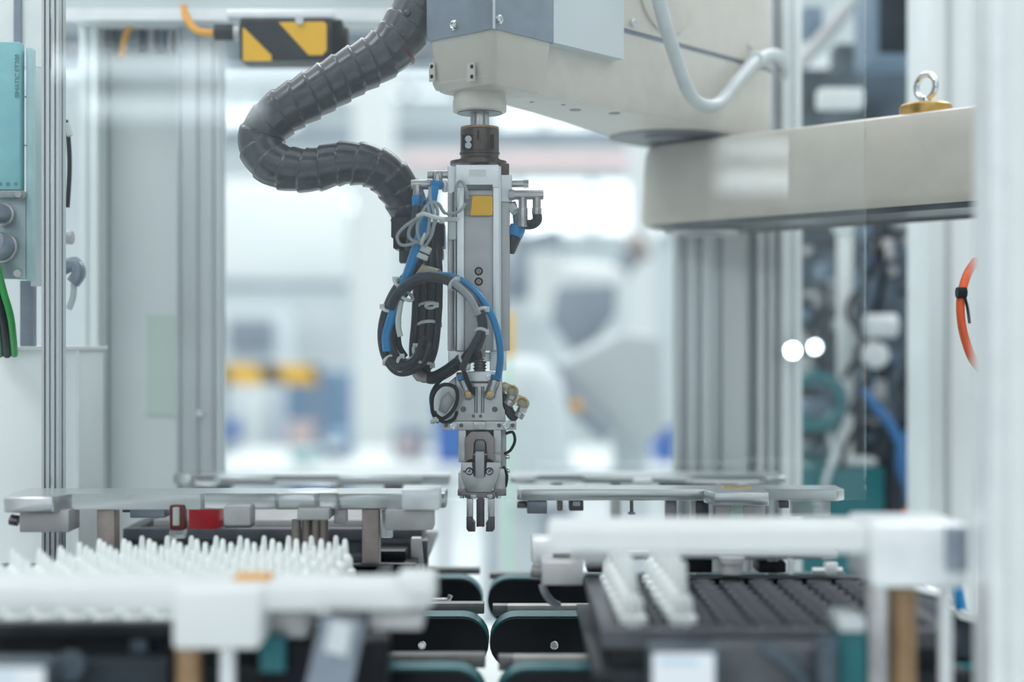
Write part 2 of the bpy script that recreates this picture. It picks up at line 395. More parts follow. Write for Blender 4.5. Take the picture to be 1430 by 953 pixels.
# rear right cluster
pprofile(944, 990, 1.665, 'leftmost of the clustered rear profiles below the beige arm', (.22, .68), gw=.009, gd=.012, m='alu')
pprofile(991, 1057, 1.69, 'wide rear profile in the middle of the right cluster', (.18, .9), gw=.011, gd=.012)
pprofile(1058, 1092, 1.665, 'narrow rear profile right of the widest one', (.35, .75), gw=.007, gd=.012, m='alu')
pprofile(1093, 1120, 1.655, 'rightmost bright profile of the rear cluster', (.5,), gw=.004, m='post_white')
# white pillar at right and the frame in front of clutter
T = Thing('white_pillar', P(1328, 900, 1.75), 'broad white pillar carrying the orange cable', 'pillar')
T.part('face', MB().pb(1298, -200, 1368, 905, 1.70, .10, .004), 'post_white')
T.part('side_strip', MB().pb(1322, -200, 1330, 905, 1.695, .006), 'alu')
T = Thing('cable', P(1345, 500, 1.2), 'orange cable loop bulging beside the white pillar with a black tie', 'cable')
cc = [P(1362, 365, 1.22), P(1350, 385, 1.2), P(1342, 415, 1.19), P(1342, 445, 1.19), P(1348, 475, 1.2), P(1360, 505, 1.22), P(1382, 530, 1.3)]
c = T.part('sheath', MB().tube(cc, .0036, 12), 'redorange')
T.part('tie', MB().cyl(P(1336, 409, 1.186), P(1349, 409, 1.186), .0046, seg=12).tube([P(1346, 410, 1.185), P(1351, 430, 1.183), P(1354, 452, 1.183)], .0012, 6), 'black')
# near front white frame post (right edge of picture)
T = Thing('door_frame_post', (.31, .82, BED), 'blurred white guard frame post along the right picture edge', 'post')
T.part('outer_profile', MB().box((.279, .80, BED), (.36, .84, CZ + .4), .003), 'white')
T.part('groove_strip', MB().box((.270, .808, BED), (.280, .84, CZ + .4), .002), 'alu_bright')

# overhead beams at the rear
T = Thing('overhead_beam', P(300, 70, 1.72), 'horizontal grey aluminium beam carrying the striped safety switch', 'beam')
a = P(-60, 80, 1.66); b = P(640, 22, 1.66)
T.part('extrusion', MB().box((a.x - .3, 1.66, a.z), (b.x + .35, 1.70, b.z), .002), 'beam_grey')
T.part('lower_lip', MB().box((a.x - .3, 1.652, a.z - .006), (b.x + .35, 1.70, a.z + .001)), 'sheet')
T.part('slot', MB().box((a.x - .3, 1.657, a.z + .022), (b.x + .35, 1.662, a.z + .027)), 'sheet')
T = Thing('cable_tray', P(300, 20, 1.5), 'bright pale cable tray crossing above the striped switch', 'tray')
a = P(92, 24, 1.50); b = P(560, -60, 1.50)
T.part('channel', MB().box((a.x, 1.50, a.z), (b.x, 1.56, b.z), .002), 'bg_pale')
T.part('front_lip', MB().box((a.x, 1.495, a.z - .004), (b.x, 1.502, a.z + .008)), 'alu_bright')

# striped safety switch
T = Thing('safety_switch', P(398, 86, 1.5), 'black safety switch box with yellow and black diagonal stripes', 'switch')
T.part('mount_plate', MB().pb(316, 13, 466, 25, 1.46, .05, .001), 'alu_bright')
hb = T.part('housing', MB().pb(334, 24, 462, 84, 1.458, .045, .003), 'black_soft')
T.part('rear_housing', MB().pb(452, 26, 478, 76, 1.475, .03, .003), 'black')
T.part('connector', MB().cyl(P(478, 55, 1.48), P(486, 55, 1.48), .012, seg=16), 'black')
sf = T.part('sticker', MB().pb(339, 30, 456, 81, 1.4572, .001), 'black_soft')
T.part('stripe', MB().prism([(339, 39), (341, 39), (379, 77), (379, 85), (341, 85), (339, 83)], 1.4564, .0012), 'yellow', sf)
T.part('stripe', MB().prism([(389, 31), (452, 30), (456, 34), (456, 70), (450, 77), (431, 77)], 1.4564, .0012), 'yellow', sf)
T.part('screw', MB().cyl(P(418, 28, 1.452), P(418, 28, 1.459), .0042, seg=16), 'alu_bright')
T.part('plug', MB().cyl(P(300, 45, 1.47), P(330, 45, 1.47), .0085, seg=16, bev=.001), 'black_soft')
T.part('collar', MB().cyl(P(328, 46, 1.47), P(336, 46, 1.47), .0095, seg=16), 'alu_block')
T.part('cable', MB().tube([P(256, 10, 1.5), P(262, 28, 1.49), P(276, 43, 1.48), P(300, 46, 1.47)], .0038, 10), 'orange')
single('cable', MB().tube([P(196, 12, 1.56), P(186, 28, 1.55), P(175, 52, 1.55), P(170, 80, 1.55)], .0036, 10), 'orange',
       'short orange cable hanging from the tray above the frosted door', 'cable')

T = Thing('cable_duct', P(215, 75, 1.62), 'grey upright ducts and pipes above the frosted door by the hanging orange cable', 'duct')
T.part('back_plate', MB().pb(150, 24, 246, 74, 1.585, .006), 'sheet')
for x, w, m_ in ((160, 4, 'clutter_mid'), (198, 3, 'clutter_dark'), (212, 5, 'alu_block'), (226, 3, 'slate'), (238, 4, 'alu_block')):
    T.part('pipe', MB().cyl(P(x, 24, 1.578), P(x, 74, 1.578), w * 1.6 / F, seg=12), m_)
T = Thing('monitor_arm', P(1170, 60, 2.2), 'slanted grey arm and dark boxes at the top between arm cover and slate panel', 'arm')
T.part('tube', MB().tube([P(1118, 90, 2.2), P(1160, 40, 2.2), P(1210, -20, 2.2)], .012, 12), 'alu_block')
T.part('box', MB().pb(1122, 8, 1150, 50, 2.22, .05, .003), 'slate')
T.part('box', MB().pb(1168, 60, 1208, 100, 2.22, .05, .003), 'clutter_mid')
# ================================================================== clutter right rear
T = Thing('assembly_machine', P(1230, 900, 2.1), 'dark cluttered assembly station between rear profiles and white pillar', 'machine')
T.part('back_panel', MB().pb(1118, 96, 1310, 760, 2.35, .02), 'clutter_mid')
T.part('lower_cabinet', MB().pb(1118, 652, 1236, 905, 2.1, .24, .005), 'teal')
T.part('dark_cabinet', MB().pb(1237, 600, 1310, 905, 2.12, .22, .005), 'clutter_dark')
T.part('control_panel', MB().pb(1215, -20, 1302, 86, 2.05, .1, .006), 'slate')
T.part('face_panel', MB().pb(1228, -20, 1294, 74, 2.047, .004, .002), 'clutter_dark')
T.part('light_strip', MB().pb(1145, 122, 1207, 150, 2.0, .03, .004), 'white')
T.part('rail', MB().pb(1120, 334, 1180, 346, 2.15, .05, .003), 'clutter_dark')
T.part('rail', MB().pb(1122, 560, 1172, 580, 2.15, .08, .004), 'slate')
rr = random.Random(3)
for k in range(90):
    x = rr.uniform(1122, 1296); y = rr.uniform(300, 720); w = rr.uniform(4, 12); h = rr.uniform(4, 15); Y = rr.uniform(2.12, 2.3)
    mm = rr.choice(['clutter_dark', 'clutter_mid', 'slate', 'black_soft', 'alu_block', 'steel', 'bg_grey', 'clutter_mid', 'clutter_dark', 'bg_slate'])
    if k % 3: T.part('module', MB().pb(x - w, y - h, x + w, y + h, Y, .05, .002), mm)
    else: T.part('valve', MB().cyl(P(x, y, Y - .02), P(x, y, Y + .04), w * Y / F, seg=16, bev=.002), mm)
for k in range(14):
    x = rr.uniform(1130, 1290); y = rr.uniform(300, 640)
    T.part('hose', MB().tube([P(x, y, 2.1), P(x + rr.uniform(-12, 12), y + 30, 2.08), P(x + rr.uniform(-25, 25), y + 70, 2.09), P(x + rr.uniform(-30, 30), y + 120, 2.12)], .0045, 8), rr.choice(['black', 'clutter_mid', 'light_cable', 'black_soft']))
T.part('blue_hose', MB().tube([P(1206, 545, 2.06), P(1225, 570, 2.05), P(1248, 600, 2.04), P(1262, 640, 2.04), P(1270, 700, 2.05)], .0065, 10), 'hose_blue')
T.part('blue_hose', MB().tube([P(1298, 570, 2.06), P(1280, 595, 2.05), P(1262, 612, 2.05), P(1255, 650, 2.06), P(1272, 690, 2.07)], .0055, 10), 'hose_blue')
T.part('wheel', MB().ring(P(1140, 560, 2.08), (0, 1, 0), .035, .01), 'teal')
T.part('red_knob', MB().sph(P(1273, 719, 2.02), .012), 'redorange')
T.part('yellow_plate', MB().pb(1282, 590, 1298, 640, 2.1, .01, .002), 'brass')
T.part('white_motor', MB().cyl(P(1208, 455, 2.07), P(1252, 455, 2.07), .017, seg=18, bev=.004), 'light_cable')
T.part('white_motor', MB().sph(P(1222, 496, 2.07), .02), 'light_cable')
T = Thing('wire_stand', P(1196, 651, 2.13), 'white slim upright stand with flat foot before the dark station', 'stand')
T.part('upright', MB().pb(1172, 322, 1192, 641, 2.12, .02, .004), 'white')
T.part('foot', MB().pb(1166, 640, 1226, 651, 2.11, .05, .004), 'white')
T.part('head', MB().pb(1168, 300, 1194, 324, 2.11, .03, .005), 'white')
for k, (x, y, r, lab) in enumerate([(1107, 490, 12, 'brighter left one of two glowing round lamps by the rear profiles'), (1138, 485, 9, 'smaller right one of two glowing round lamps by the dark station')]):
    T = Thing('signal_lamp', P(x, y, 1.63 if k == 0 else 2.0), lab, 'lamp'); Y = 1.646 if k == 0 else 2.0
    T.part('lens', MB().sph(P(x, y, Y - .012), r * Y / F, (1, .6, 1)), 'lamp_blue')
    T.part('bezel', MB().cyl(P(x, y, Y - .011), P(x, y, Y + .006), (r + 1.5) * Y / F, seg=20), 'clutter_mid' if k else 'alu')

# ================================================================== left control column
T = Thing('control_module', P(20, 395, 1.2700), 'turquoise control module with grey connector plate at left picture edge', 'module')
md = T.part('housing', MB().box((P(-60, 0, 1.2700).x, 1.2550, P(0, 268, 1.2700).z), (P(36, 0, 1.2700).x, 1.268, P(0, 63, 1.2700).z), .0015), 'tealmodule')
T.part('side_rail', MB().pb(36, 66, 44, 392, 1.2620, .012, .001), 'tealmodule_edge')
T.part('connector_plate', MB().pb(-60, 268, 36, 390, 1.2630, .012, .001), 'moduleplate')
T.part('clear_cover', MB().pb(-20, 266, 32, 276, 1.2520, .012, .001), 'glassy')
text_part(T, 'lettering', 'SIMATIC ET200', .0058, P(24, 106, 1.2545), (PI / 2, -PI / 2, 0), 'text_grey', md)
for x in (0, 11, 22): T.part('port', MB().cyl(P(x, 257, 1.2540), P(x, 257, 1.2555), .0017, seg=12), 'text_grey', md)
T.part('screw', MB().cyl(P(25, 271, 1.2480), P(25, 271, 1.2540), .003, seg=12), 'chrome')
T.part('screw', MB().cyl(P(24, 382, 1.2580), P(24, 382, 1.2650), .0033, seg=12), 'chrome')
T.part('indicator', MB().pb(34, 134, 36, 136, 1.2540, .003), 'text_grey')
T.part('indicator', MB().pb(34, 202, 36, 204, 1.2540, .003), 'text_grey')
for y, r in ((300, .0085), (346, .0115)):
    T.part('round_connector', MB().cyl(P(-14, y - 8, 1.2100), P(6, y, 1.2630), r, seg=20, bev=.0012), 'sheet')
    T.part('connector_ring', MB().ring(P(4, y, 1.2560), (.16, .9, -.1), r, .002), 'alu_block')
T = Thing('rear_cover', P(50, 390, 1.3200), 'grey tall cover plate between turquoise module and sharp profile', 'plate')
T.part('plate', MB().pb(43, 95, 62, 400, 1.3100, .004), 'frost')
T.part('rail', MB().pb(28, 392, 46, 487, 1.3120, .01), 'sheet')
T = Thing('upper_panel', P(20, 64, 1.3400), 'pale sheet panel above the turquoise module', 'panel')
T.part('sheet', MB().pb(-80, -80, 60, 92, 1.3350, .004), 'white_matte')
T.part('joint_strip', MB().pb(19, -80, 29, 62, 1.3320, .003), 'sheet')
for k, (x, m_, r, lab) in enumerate([(18, 'greencable', .0032, 'bright green cable dropping into the white box'), (8, 'black_soft', .004, 'thick dark cable between green cables at left edge'), (-2, 'darkgreen', .0035, 'dark green cable furthest left above the white box')]):
    single('cable', MB().tube([P(x - 25, 360, 1.2400), P(x - 14, 405, 1.2350), P(x - 4, 440, 1.2400), P(x, 470, 1.2600), P(x + 2, 495, 1.2900)], r, 10), m_, lab, 'cable')
T = Thing('junction_box', P(40, 760, 1.3200), 'large white box with thin bright rim behind the sharp profile', 'box')
bx = MB().pb(-80, 487, 109, 905, 1.3000, .08, .001)
T.part('body', bx, 'post_white')
T.part('rim', MB().pb(-80, 484, 112, 489, 1.2960, .09, .0005), 'white')
T.part('edge_strip', MB().pb(106, 486, 110, 905, 1.2970, .003), 'alu_bright')
T = Thing('hose_coupling', P(103, 430, 1.3200), 'dark bent hose with grey elbow couplings peeking out behind the sharp profile', 'hose')
T.part('hose', MB().tube([P(92, 168, 1.3200), P(96, 200, 1.3200), P(97, 240, 1.3200), P(94, 290, 1.3200)], .0022, 10), 'black')
T.part('sleeve', MB().cyl(P(93, 172, 1.3160), P(98, 190, 1.3160), .003, seg=12), 'tie')
T.part('coupling', MB().cyl(P(92, 332, 1.3200), P(102, 332, 1.3200), .0065, seg=16, bev=.001), 'alu_block')
T.part('elbow', MB().tube([P(88, 375, 1.3200), P(104, 368, 1.3200), P(110, 382, 1.3200), P(102, 395, 1.3200)], .0065, 14), 'sheet')
T.part('tail', MB().tube([P(103, 396, 1.3200), P(102, 415, 1.3200), P(96, 432, 1.3200)], .003, 10), 'light_cable')

# ================================================================== robot
R = Thing('robot_arm', (.566, 1.217, BED), 'beige jointed robot arm reaching in from the right above the fixtures', 'robot')
Q = Vector((-.028, 1.24, 0)); J = Vector((.212, 1.571, 0)); dA = Vector((.7071, -.7071, 0))
def stadium(c, d, L, r, z, n=14, fl=.0):
    c = Vector(c); nn = Vector((-d.y, d.x, 0)); pts = []
    a0 = math.atan2(nn.y, nn.x)
    for i in range(n + 1):
        a = a0 + PI * i / n; pts.append(c + Vector((math.cos(a), math.sin(a), 0)) * r)
    for i in range(n + 1):
        a = a0 + PI + PI * i / n; pts.append(c + d * L + Vector((math.cos(a), math.sin(a), 0)) * r)
    return [Vector((p.x, p.y, ZR(z))) for p in pts]
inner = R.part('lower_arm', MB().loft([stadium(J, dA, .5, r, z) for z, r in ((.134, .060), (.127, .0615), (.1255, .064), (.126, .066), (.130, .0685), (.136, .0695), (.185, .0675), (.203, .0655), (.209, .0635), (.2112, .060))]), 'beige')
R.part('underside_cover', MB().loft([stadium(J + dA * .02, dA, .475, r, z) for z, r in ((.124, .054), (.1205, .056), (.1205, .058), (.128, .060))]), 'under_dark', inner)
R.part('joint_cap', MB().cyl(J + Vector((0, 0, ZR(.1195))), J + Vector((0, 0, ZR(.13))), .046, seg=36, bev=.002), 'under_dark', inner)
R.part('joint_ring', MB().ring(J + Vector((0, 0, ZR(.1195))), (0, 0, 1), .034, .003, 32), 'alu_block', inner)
# eyebolt
eb = onplane(1293, 150, J + dA * .2 + Vector((.0, .0, 0)), Vector((.7071, .7071, 0)))
eb = J + dA * .34 - Vector((.7071, .7071, 0)) * .032; eb = onplane(1293, 476.5, eb, Vector((.7071, .7071, 0))); eb.z = ZR(.2105)
base = R.part('eyebolt', MB().lathe(eb, [(.0225, 0), (.024, .002), (.024, .0105), (.0225, .012), (.006, .0122), (.0045, .015)], 28), 'gold', inner, label='brass lifting eyebolt foot')
R.part('ring', MB().ring(eb + Vector((0, 0, .029)), Vector((.85, .55, 0)), .0115, .003, 30, 10).cyl(eb + Vector((0, 0, .009)), eb + Vector((0, 0, .0185)), .005, seg=16), 'chrome').parent = base
# base column
R.part('base_column', MB().lathe((.566, 1.217, BED), [(.11, 0), (.11, .02), (.075, .03), (.075, .50), (.07, .511)], 40), 'beige')
# outer arm
C = Vector((-.015, 1.186, 0)); aA = Vector((.6615, .75, 0)); nA = Vector((.75, -.6615, 0))
def outer(z, k=0., rj=.072, front=.0124):
    A = C - nA * (front + k) + aA * (.004 + k); 
    L = C - nA * (.075 - k) + aA * (.004 + k); B = C - nA * (.075 - k) + aA * .076
    a_f = math.atan2(nA.y, nA.x)
    pts = [A, L, B]
    angb = math.atan2(-nA.y + .25, -nA.x - .1)
    pts = [L, A]
    n = 16
    a0 = a_f + .02; a1 = a_f + PI + .05
    for i in range(n + 1):
        a = a0 + (a1 - a0) * i / n; pts.append(J + Vector((math.cos(a), math.sin(a), 0)) * (rj - k))
    pts.append(B)
    return [Vector((p.x, p.y, ZR(z))) for p in pts]
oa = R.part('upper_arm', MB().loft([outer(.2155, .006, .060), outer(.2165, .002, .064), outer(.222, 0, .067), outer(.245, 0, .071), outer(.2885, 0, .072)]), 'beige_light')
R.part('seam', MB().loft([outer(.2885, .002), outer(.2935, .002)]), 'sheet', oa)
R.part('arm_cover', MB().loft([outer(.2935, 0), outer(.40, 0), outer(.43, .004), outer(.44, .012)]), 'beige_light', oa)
R.part('recess_shade', MB().loft([stadium(J, -aA, .075, .060, z) for z in (.2146, .2160)]), 'under_dark', oa)  # dark plate stands in for the shade in the recess
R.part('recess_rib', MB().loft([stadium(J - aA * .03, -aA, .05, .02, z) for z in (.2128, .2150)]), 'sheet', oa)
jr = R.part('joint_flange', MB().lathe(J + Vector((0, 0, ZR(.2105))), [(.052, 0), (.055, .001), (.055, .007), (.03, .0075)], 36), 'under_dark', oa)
# underside recess and bolts on the outer arm
for s, t, r in ((.16, .03, .0055), (.20, .015, .0055), (.07, .03, .002), (.10, .032, .002), (.13, .02, .002)):
    c = C + aA * s - nA * (.0124 + t); c.z = ZR(.2158)
    R.part('plug', MB().cyl(c - Vector((0, 0, .0008)), c + Vector((0, 0, .001)), r, seg=16), 'under_dark', oa)
fn = nA
def arm_screw(px, py, off, r, parent, nrm, p0, m='chrome'):
    c = onplane(px, py, p0, nrm); 
    return R.part('screw', MB().cyl(c - nrm * .001, c + nrm * .003, r, seg=18, bev=r * .2).ring(c + nrm * .003, nrm, r * .6, r * .22, 16, 6), m, parent)
FP = C - nA * .0124
arm_screw(882, 32, 0, .0038, oa, nA, FP); arm_screw(1046, 64, 0, .003, oa, nA, FP)
# round emblem-like cover bulge at the top of the arm
c = onplane(930, -20, FP, nA); R.part('round_cover', MB().cyl(c - nA * .002, c + nA * .0025, .047, seg=40, bev=.001), 'beige_light', oa)
# head: sheet housing and beige lower housing
def sq(z, k=0., a1=.076, n1=.077, a0=0, r=.006):
    return [Vector((p.x, p.y, ZR(z))) for p in rounded([C - nA * k + aA * (a0 + k), C - nA * k + aA * (a1 - k), C - nA * (n1 - k) + aA * (a1 - k), C - nA * (n1 - k) + aA * (a0 + k)], r)]
def rounded(poly, r, n=4):
    out = []; N = len(poly)
    for i in range(N):
        p = poly[i]; a = (poly[i - 1] - p).normalized(); b = (poly[(i + 1) % N] - p).normalized()
        s0 = p + a * r; s1 = p + b * r
        for k in range(n + 1):
            t = k / n; out.append(s0 * (1 - t) ** 2 + p * 2 * t * (1 - t) + s1 * t * t)
    return out
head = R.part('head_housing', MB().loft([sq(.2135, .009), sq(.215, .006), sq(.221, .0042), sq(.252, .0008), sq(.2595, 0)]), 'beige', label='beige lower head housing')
R.part('sheet_cover', MB().loft([sq(.2585, -.0012, r=.002), sq(.44, -.0012, r=.002)]), 'sheet')
R.part('side_sheet', MB().box((0, 0, 0), (.001, .001, .001)), 'sheet') if False else None
ss = [C + nA * .0005 + aA * .07, C + nA * .0005 + aA * .178, C - nA * .014 + aA * .178, C - nA * .014 + aA * .07]
R.part('side_cover', MB().loft([[Vector((p.x, p.y, ZR(z))) for p in ss] for z in (.2595, .44)]), 'bg_pale')
R.part('corner_seam', MB().cyl(C + Vector((0, 0, ZR(.2585))), C + Vector((0, 0, ZR(.44))), .0013, seg=8), 'alu_bright')
arm_screw(636, 36, 0, .0048, None, -aA, C, 'chrome')
arm_screw(695, 28, 0, .004, None, nA, C, 'chrome')
for px in (603, 659):
    p0 = onplane(px - 5, 100, C + aA * .001, -aA); p1 = onplane(px + 5, 100, C + aA * .001, -aA)
    if px == 603: p0 = onplane(601, 100, C + aA * .001, -aA)
    pl = R.part('bracket', MB().loft([[Vector((q.x, q.y, z)) for q in (p0, p1, p1 - aA * .0018, p0 - aA * .0018)] for z in (onplane(px, 114, C, -aA).z, onplane(px, 88, C, -aA).z)]), 'beige_light')
    for py in (93, 107):
        c = onplane(px, py, C - aA * .0008, -aA); R.part('hole', MB().cyl(c, c - aA * .0004, .0018, seg=10), 'black', pl)
QZ = lambda z: Vector((Q.x, Q.y, ZR(z)))
R.part('spindle_collar', MB().lathe(QZ(.1975), [(.0215, 0), (.0232, .001), (.0232, .010), (.0225, .0115), (.0225, .022)], 36), 'beige_light')
R.part('spindle_collar_insert', MB().cyl(QZ(.1968), QZ(.199), .0195, seg=30), 'under_dark')
R.part('spindle', MB().cyl(QZ(.150), QZ(.2), .0082, seg=24), 'steel')
# grey conduit with tie
cx = [onplane(905, -60, FP + nA * .03, nA), onplane(925, 20, FP + nA * .028, nA), onplane(947, 90, FP + nA * .025, nA), onplane(968, 138, FP + nA * .022, nA), onplane(1000, 146, FP + nA * .02, nA),
      onplane(1030, 112, FP + nA * .016, nA), onplane(1056, 84, FP + nA * .010, nA), onplane(1082, 76, FP - nA * .002, nA), onplane(1096, 92, FP - nA * .02, nA), onplane(1092, 108, FP - nA * .03, nA)]
cond = R.part('conduit', MB().tube(cx, .0066, 16, 8), 'light_cable', oa)
R.part('cable_tie', MB().ring(cx[6], (cx[7] - cx[5]), .0075, .0022, 20, 6), 'white').parent = oa

# ================================================================== big hose
def hose_rf(r0, pitch, amp=.09):
    def f(d, a, t):
        ph = (d / pitch + a / (2 * PI)) % 1
        return r0(t) * (1 + amp * (.5 - ph) if ph > .06 else 1 + amp * (ph / .06 - .5))
    return f
T = Thing('cable_hose', P(590, 320, 1.26), 'thick black ribbed hose looping left from the robot head to the cable clamp', 'hose')
hp = [P(622, -70, 1.27), P(603, -25, 1.27), P(575, 28, 1.265), P(540, 72, 1.26), P(487, 103, 1.255), P(432, 135, 1.25), P(388, 162, 1.25), P(364, 197, 1.25), P(382, 229, 1.24), P(430, 238, 1.235), P(482, 228, 1.235), P(528, 236, 1.24), P(560, 268, 1.25), P(578, 310, 1.26)]
rad = lambda t: .0200 + .0022 * math.cos(t * 3.0) if t < .72 else .0200 - .0022 * .55 - .002 * (t - .72)
hose = T.part('hose_sleeve', MB().tube(hp, .02, 40, 26, rf=hose_rf(rad, .0150, .10)), 'hose')
fp = [P(440, 246, 1.222), P(490, 236, 1.216), P(535, 245, 1.220), P(562, 275, 1.230)]
hc = T.part('hose_clamp', MB().pb(546, 303, 592, 332, 1.235, .05, .001), 'black_soft')
T.part('clamp_foot', MB().pb(549, 330, 556, 347, 1.237, .03, .0006).pb(551, 343, 560, 348, 1.235, .03, .0005), 'black', hc)
T.part('nozzle_cone', MB().lathe(P(577, 368, 1.26), [(.0115, 0), (.0125, .002), (.0125, .012), (.0150, .014), (.0150, .026)], 24), 'black_soft')
for x, y in ((569, 18), (561, 36), (553, 50), (553, 231), (566, 248)):
    T.part('glint_bump', MB().sph(P(x, y, 1.243), .0032, (1, .5, 1)), 'hose')  # bumps shaped to give the highlight spots on the sleeve
T.part('red_tape', MB().ring(P(551, 66, 1.262), P(540, 72, 1.26) - P(575, 28, 1.265), .0205, .0019, 30, 6), 'darkred')

# ================================================================== gripper unit
YF = 1.215
G = Thing('grip_unit', QZ(-.165), 'silver pneumatic grip unit with two fingers hanging from the robot spindle', 'gripper')
cp = G.part('coupling', MB().lathe(QZ(.1535), [(.0175, 0), (.0175, .004), (.0165, .005), (.0165, .0075), (.0175, .008), (.0175, .0095), (.0168, .010), (.0168, .029), (.0160, .030)], 36), 'coupling')
G.part('coupling_ring', MB().lathe(QZ(.1832), [(.0166, 0), (.0166, .0018), (.0090, .0022)], 36), 'brass', cp)
G.part('clamp_slot', MB().pb(645, 188, 660, 208, 1.2235, .006), 'black', cp)
G.part('clamp_slit', MB().pb(666.5, 182, 669, 196, 1.2225, .004), 'black', cp)
G.part('clamp_screw', MB().cyl(P(654, 194, 1.219), P(654, 194, 1.226), .0028, seg=14).cyl(P(654, 203, 1.219), P(654, 203, 1.226), .0028, seg=14), 'chrome', cp)
G.part('clamp_slot', MB().pb(685, 188, 690, 208, 1.226, .006), 'black', cp)
G.part('flange', MB().cyl(P(668, 231, 1.24), P(668, 226, 1.24), .0245, seg=36), 'coupling')
G.part('flange_block', MB().pb(695, 228, 711, 244, 1.225, .03, .001), 'coupling')
sb = G.part('slide_body', MB().pb(640, 232, 700, 490, YF + .004, .045, .0008), 'alu')
G.part('side_body', MB().pb(697, 282, 712, 490, YF + .008, .04, .0008), 'coverplate', sb)
G.part('side_head', MB().pb(697, 244, 715, 282, YF + .006, .04, .001), 'alu', sb)
tp = G.part('cap_plate', MB().pb(636, 230, 697, 262, YF, .01, .0012), 'alu_bright')
G.part('label_plate', MB().pb(655, 237, 679, 246, YF - .0006, .0008), 'white', tp)
G.part('cap_edge', MB().pb(638, 262, 648, 490, YF, .006, .0006), 'alu_bright')
G.part('cap_edge', MB().pb(688.5, 262, 697, 490, YF, .006, .0006), 'alu_bright')
cv = G.part('cover_plate', MB().pb(649, 265, 687.5, 490, YF + .0025, .004, .0004), 'coverplate')
G.part('cover_shadow_gap', MB().pb(648, 258, 688, 264, YF - .0002, .0006), 'gripdark', tp)
for y, r in ((379, 5.8), (393.5, 5.8), (408, 2.6)):
    c = P(668.5, y, YF + .0025); n = Vector((0, -1, 0)); rr_ = r * YF / F
    b = G.part('cap_screw', MB().ring(c, n, rr_ * .82, rr_ * .22, 20, 6), 'black', cv)
    if r > 3: G.part('hex_socket', MB().cyl(c, c + n * .0005, rr_ * .5, seg=6), 'steel_dark', cv)
lb = G.part('sticker', MB().pb(650, 272, 688, 300.5, YF - .0002, .001, 0), 'brownmetal', label='small sticker half yellow half grey')
G.part('yellow_field', MB().prism([(660, 274), (686, 274), (688, 276), (688, 299), (686, 301), (657, 301)], YF - .0008, .0007), 'yellow', lb)
lr = G.part('left_rail', MB().pb(625, 232, 637, 490, YF + .006, .038, .0008), 'alu')
G.part('rail_slot', MB().pb(631.5, 268, 634.5, 488, YF + .0053, .001), 'gripdark', lr)
G.part('rail_cover', MB().pb(625, 270, 630.5, 490, YF + .004, .004, .0004), 'coverplate', lr)
G.part('bracket', MB().pb(620, 303, 640, 309, YF - .001, .008, .0006).pb(626, 309, 637, 335, YF + .001, .004, .0006), 'tie')
# carriage
cr = G.part('carriage', MB().pb(626, 490, 656, 518, YF + .004, .035, .0008).pb(684, 490, 707, 518, YF + .004, .035, .0008).pb(650, 493, 690, 505, YF + .008, .03, .0006), 'alu')
G.part('carriage_cap', MB().pb(637, 486, 657, 491, YF + .003, .03), 'gripdark')
scw = MB().cyl(P(670, 521, YF + .012), P(670, 500, YF + .012), .0048, seg=18)
for k in range(5): scw.ring(P(670, 502 + k * 4.3, YF + .012), (0, 0, 1), .0050, .0008, 20, 6)
G.part('spring', scw, 'steel_dark')
G.part('joint_boss', MB().cyl(P(671, 499, YF - .002), P(671, 482, YF - .002), .0042, seg=16, bev=.0005), 'brownmetal')
# actuator block
ab = G.part('actuator_body', MB().prism([(637, 521), (701, 521), (701, 571), (705, 572), (706, 588), (637, 588)], YF, .035, .0006), 'gripmetal')
G.part('top_shelf', MB().pb(652, 519, 690, 533, YF - .002, .01, .0008), 'alu_bright', ab)
G.part('top_shelf_lip', MB().pb(655, 533, 688, 535.5, YF - .0008, .001), 'gripdark', ab)
for x in (664.5, 674): 
    G.part('guide_groove', MB().pb(x - 2.3, 540, x + 2.3, 577, YF - .0005, .0008, .0002), 'gripdark', ab)
    G.part('guide_rod', MB().cyl(P(x, 577, YF - .0005), P(x, 540, YF - .0005), .0007, seg=8), 'alu', ab)
for x, y, r in ((647, 572, 4), (691, 572, 4), (661, 581.5, 2.3), (671, 581.5, 2.3)):
    G.part('hole', MB().cyl(P(x, y, YF - .0006), P(x, y, YF + .001), r * YF / F, seg=16), 'gripdark', ab)
G.part('screw', MB().cyl(P(683.5, 527, YF - .003), P(683.5, 527, YF), .0028, seg=16, bev=.0004).ring(P(683.5, 527, YF - .003), (0, 1, 0), .0016, .0005, 14, 6), 'chrome', ab)
for sgn, x in ((-1, 654), (1, 684)):
    ft = G.part('air_fitting', MB().cyl(P(x - (-4 if sgn < 0 else 4) * 0, 551, YF - .003), P(x + sgn * 8, 530, YF - .005), .0046, seg=18, bev=.0008).sph(P(x, 551, YF - .004), .0050), 'steel')
    G.part('fitting_cap', MB().cyl(P(x, 551, YF - .010), P(x, 551, YF - .005), .0026, seg=14, bev=.0004), 'gold', ft)
    G.part('fitting_collar', MB().cyl(P(x + sgn * 8, 530, YF - .005), P(x + sgn * 9.5, 525, YF - .005), .0047, seg=16), 'blue', ft)
# sloping side block at left and its cable coil
G.part('side_block', MB().prism([(609, 548), (636, 526), (637, 588), (616, 590), (605, 570)], YF + .012, .02, .0008), 'alu_bright')
G.part('side_panel', MB().prism([(616, 556), (626, 547), (634, 560), (622, 578), (612, 574)], YF + .006, .008, .0008), 'coverplate')
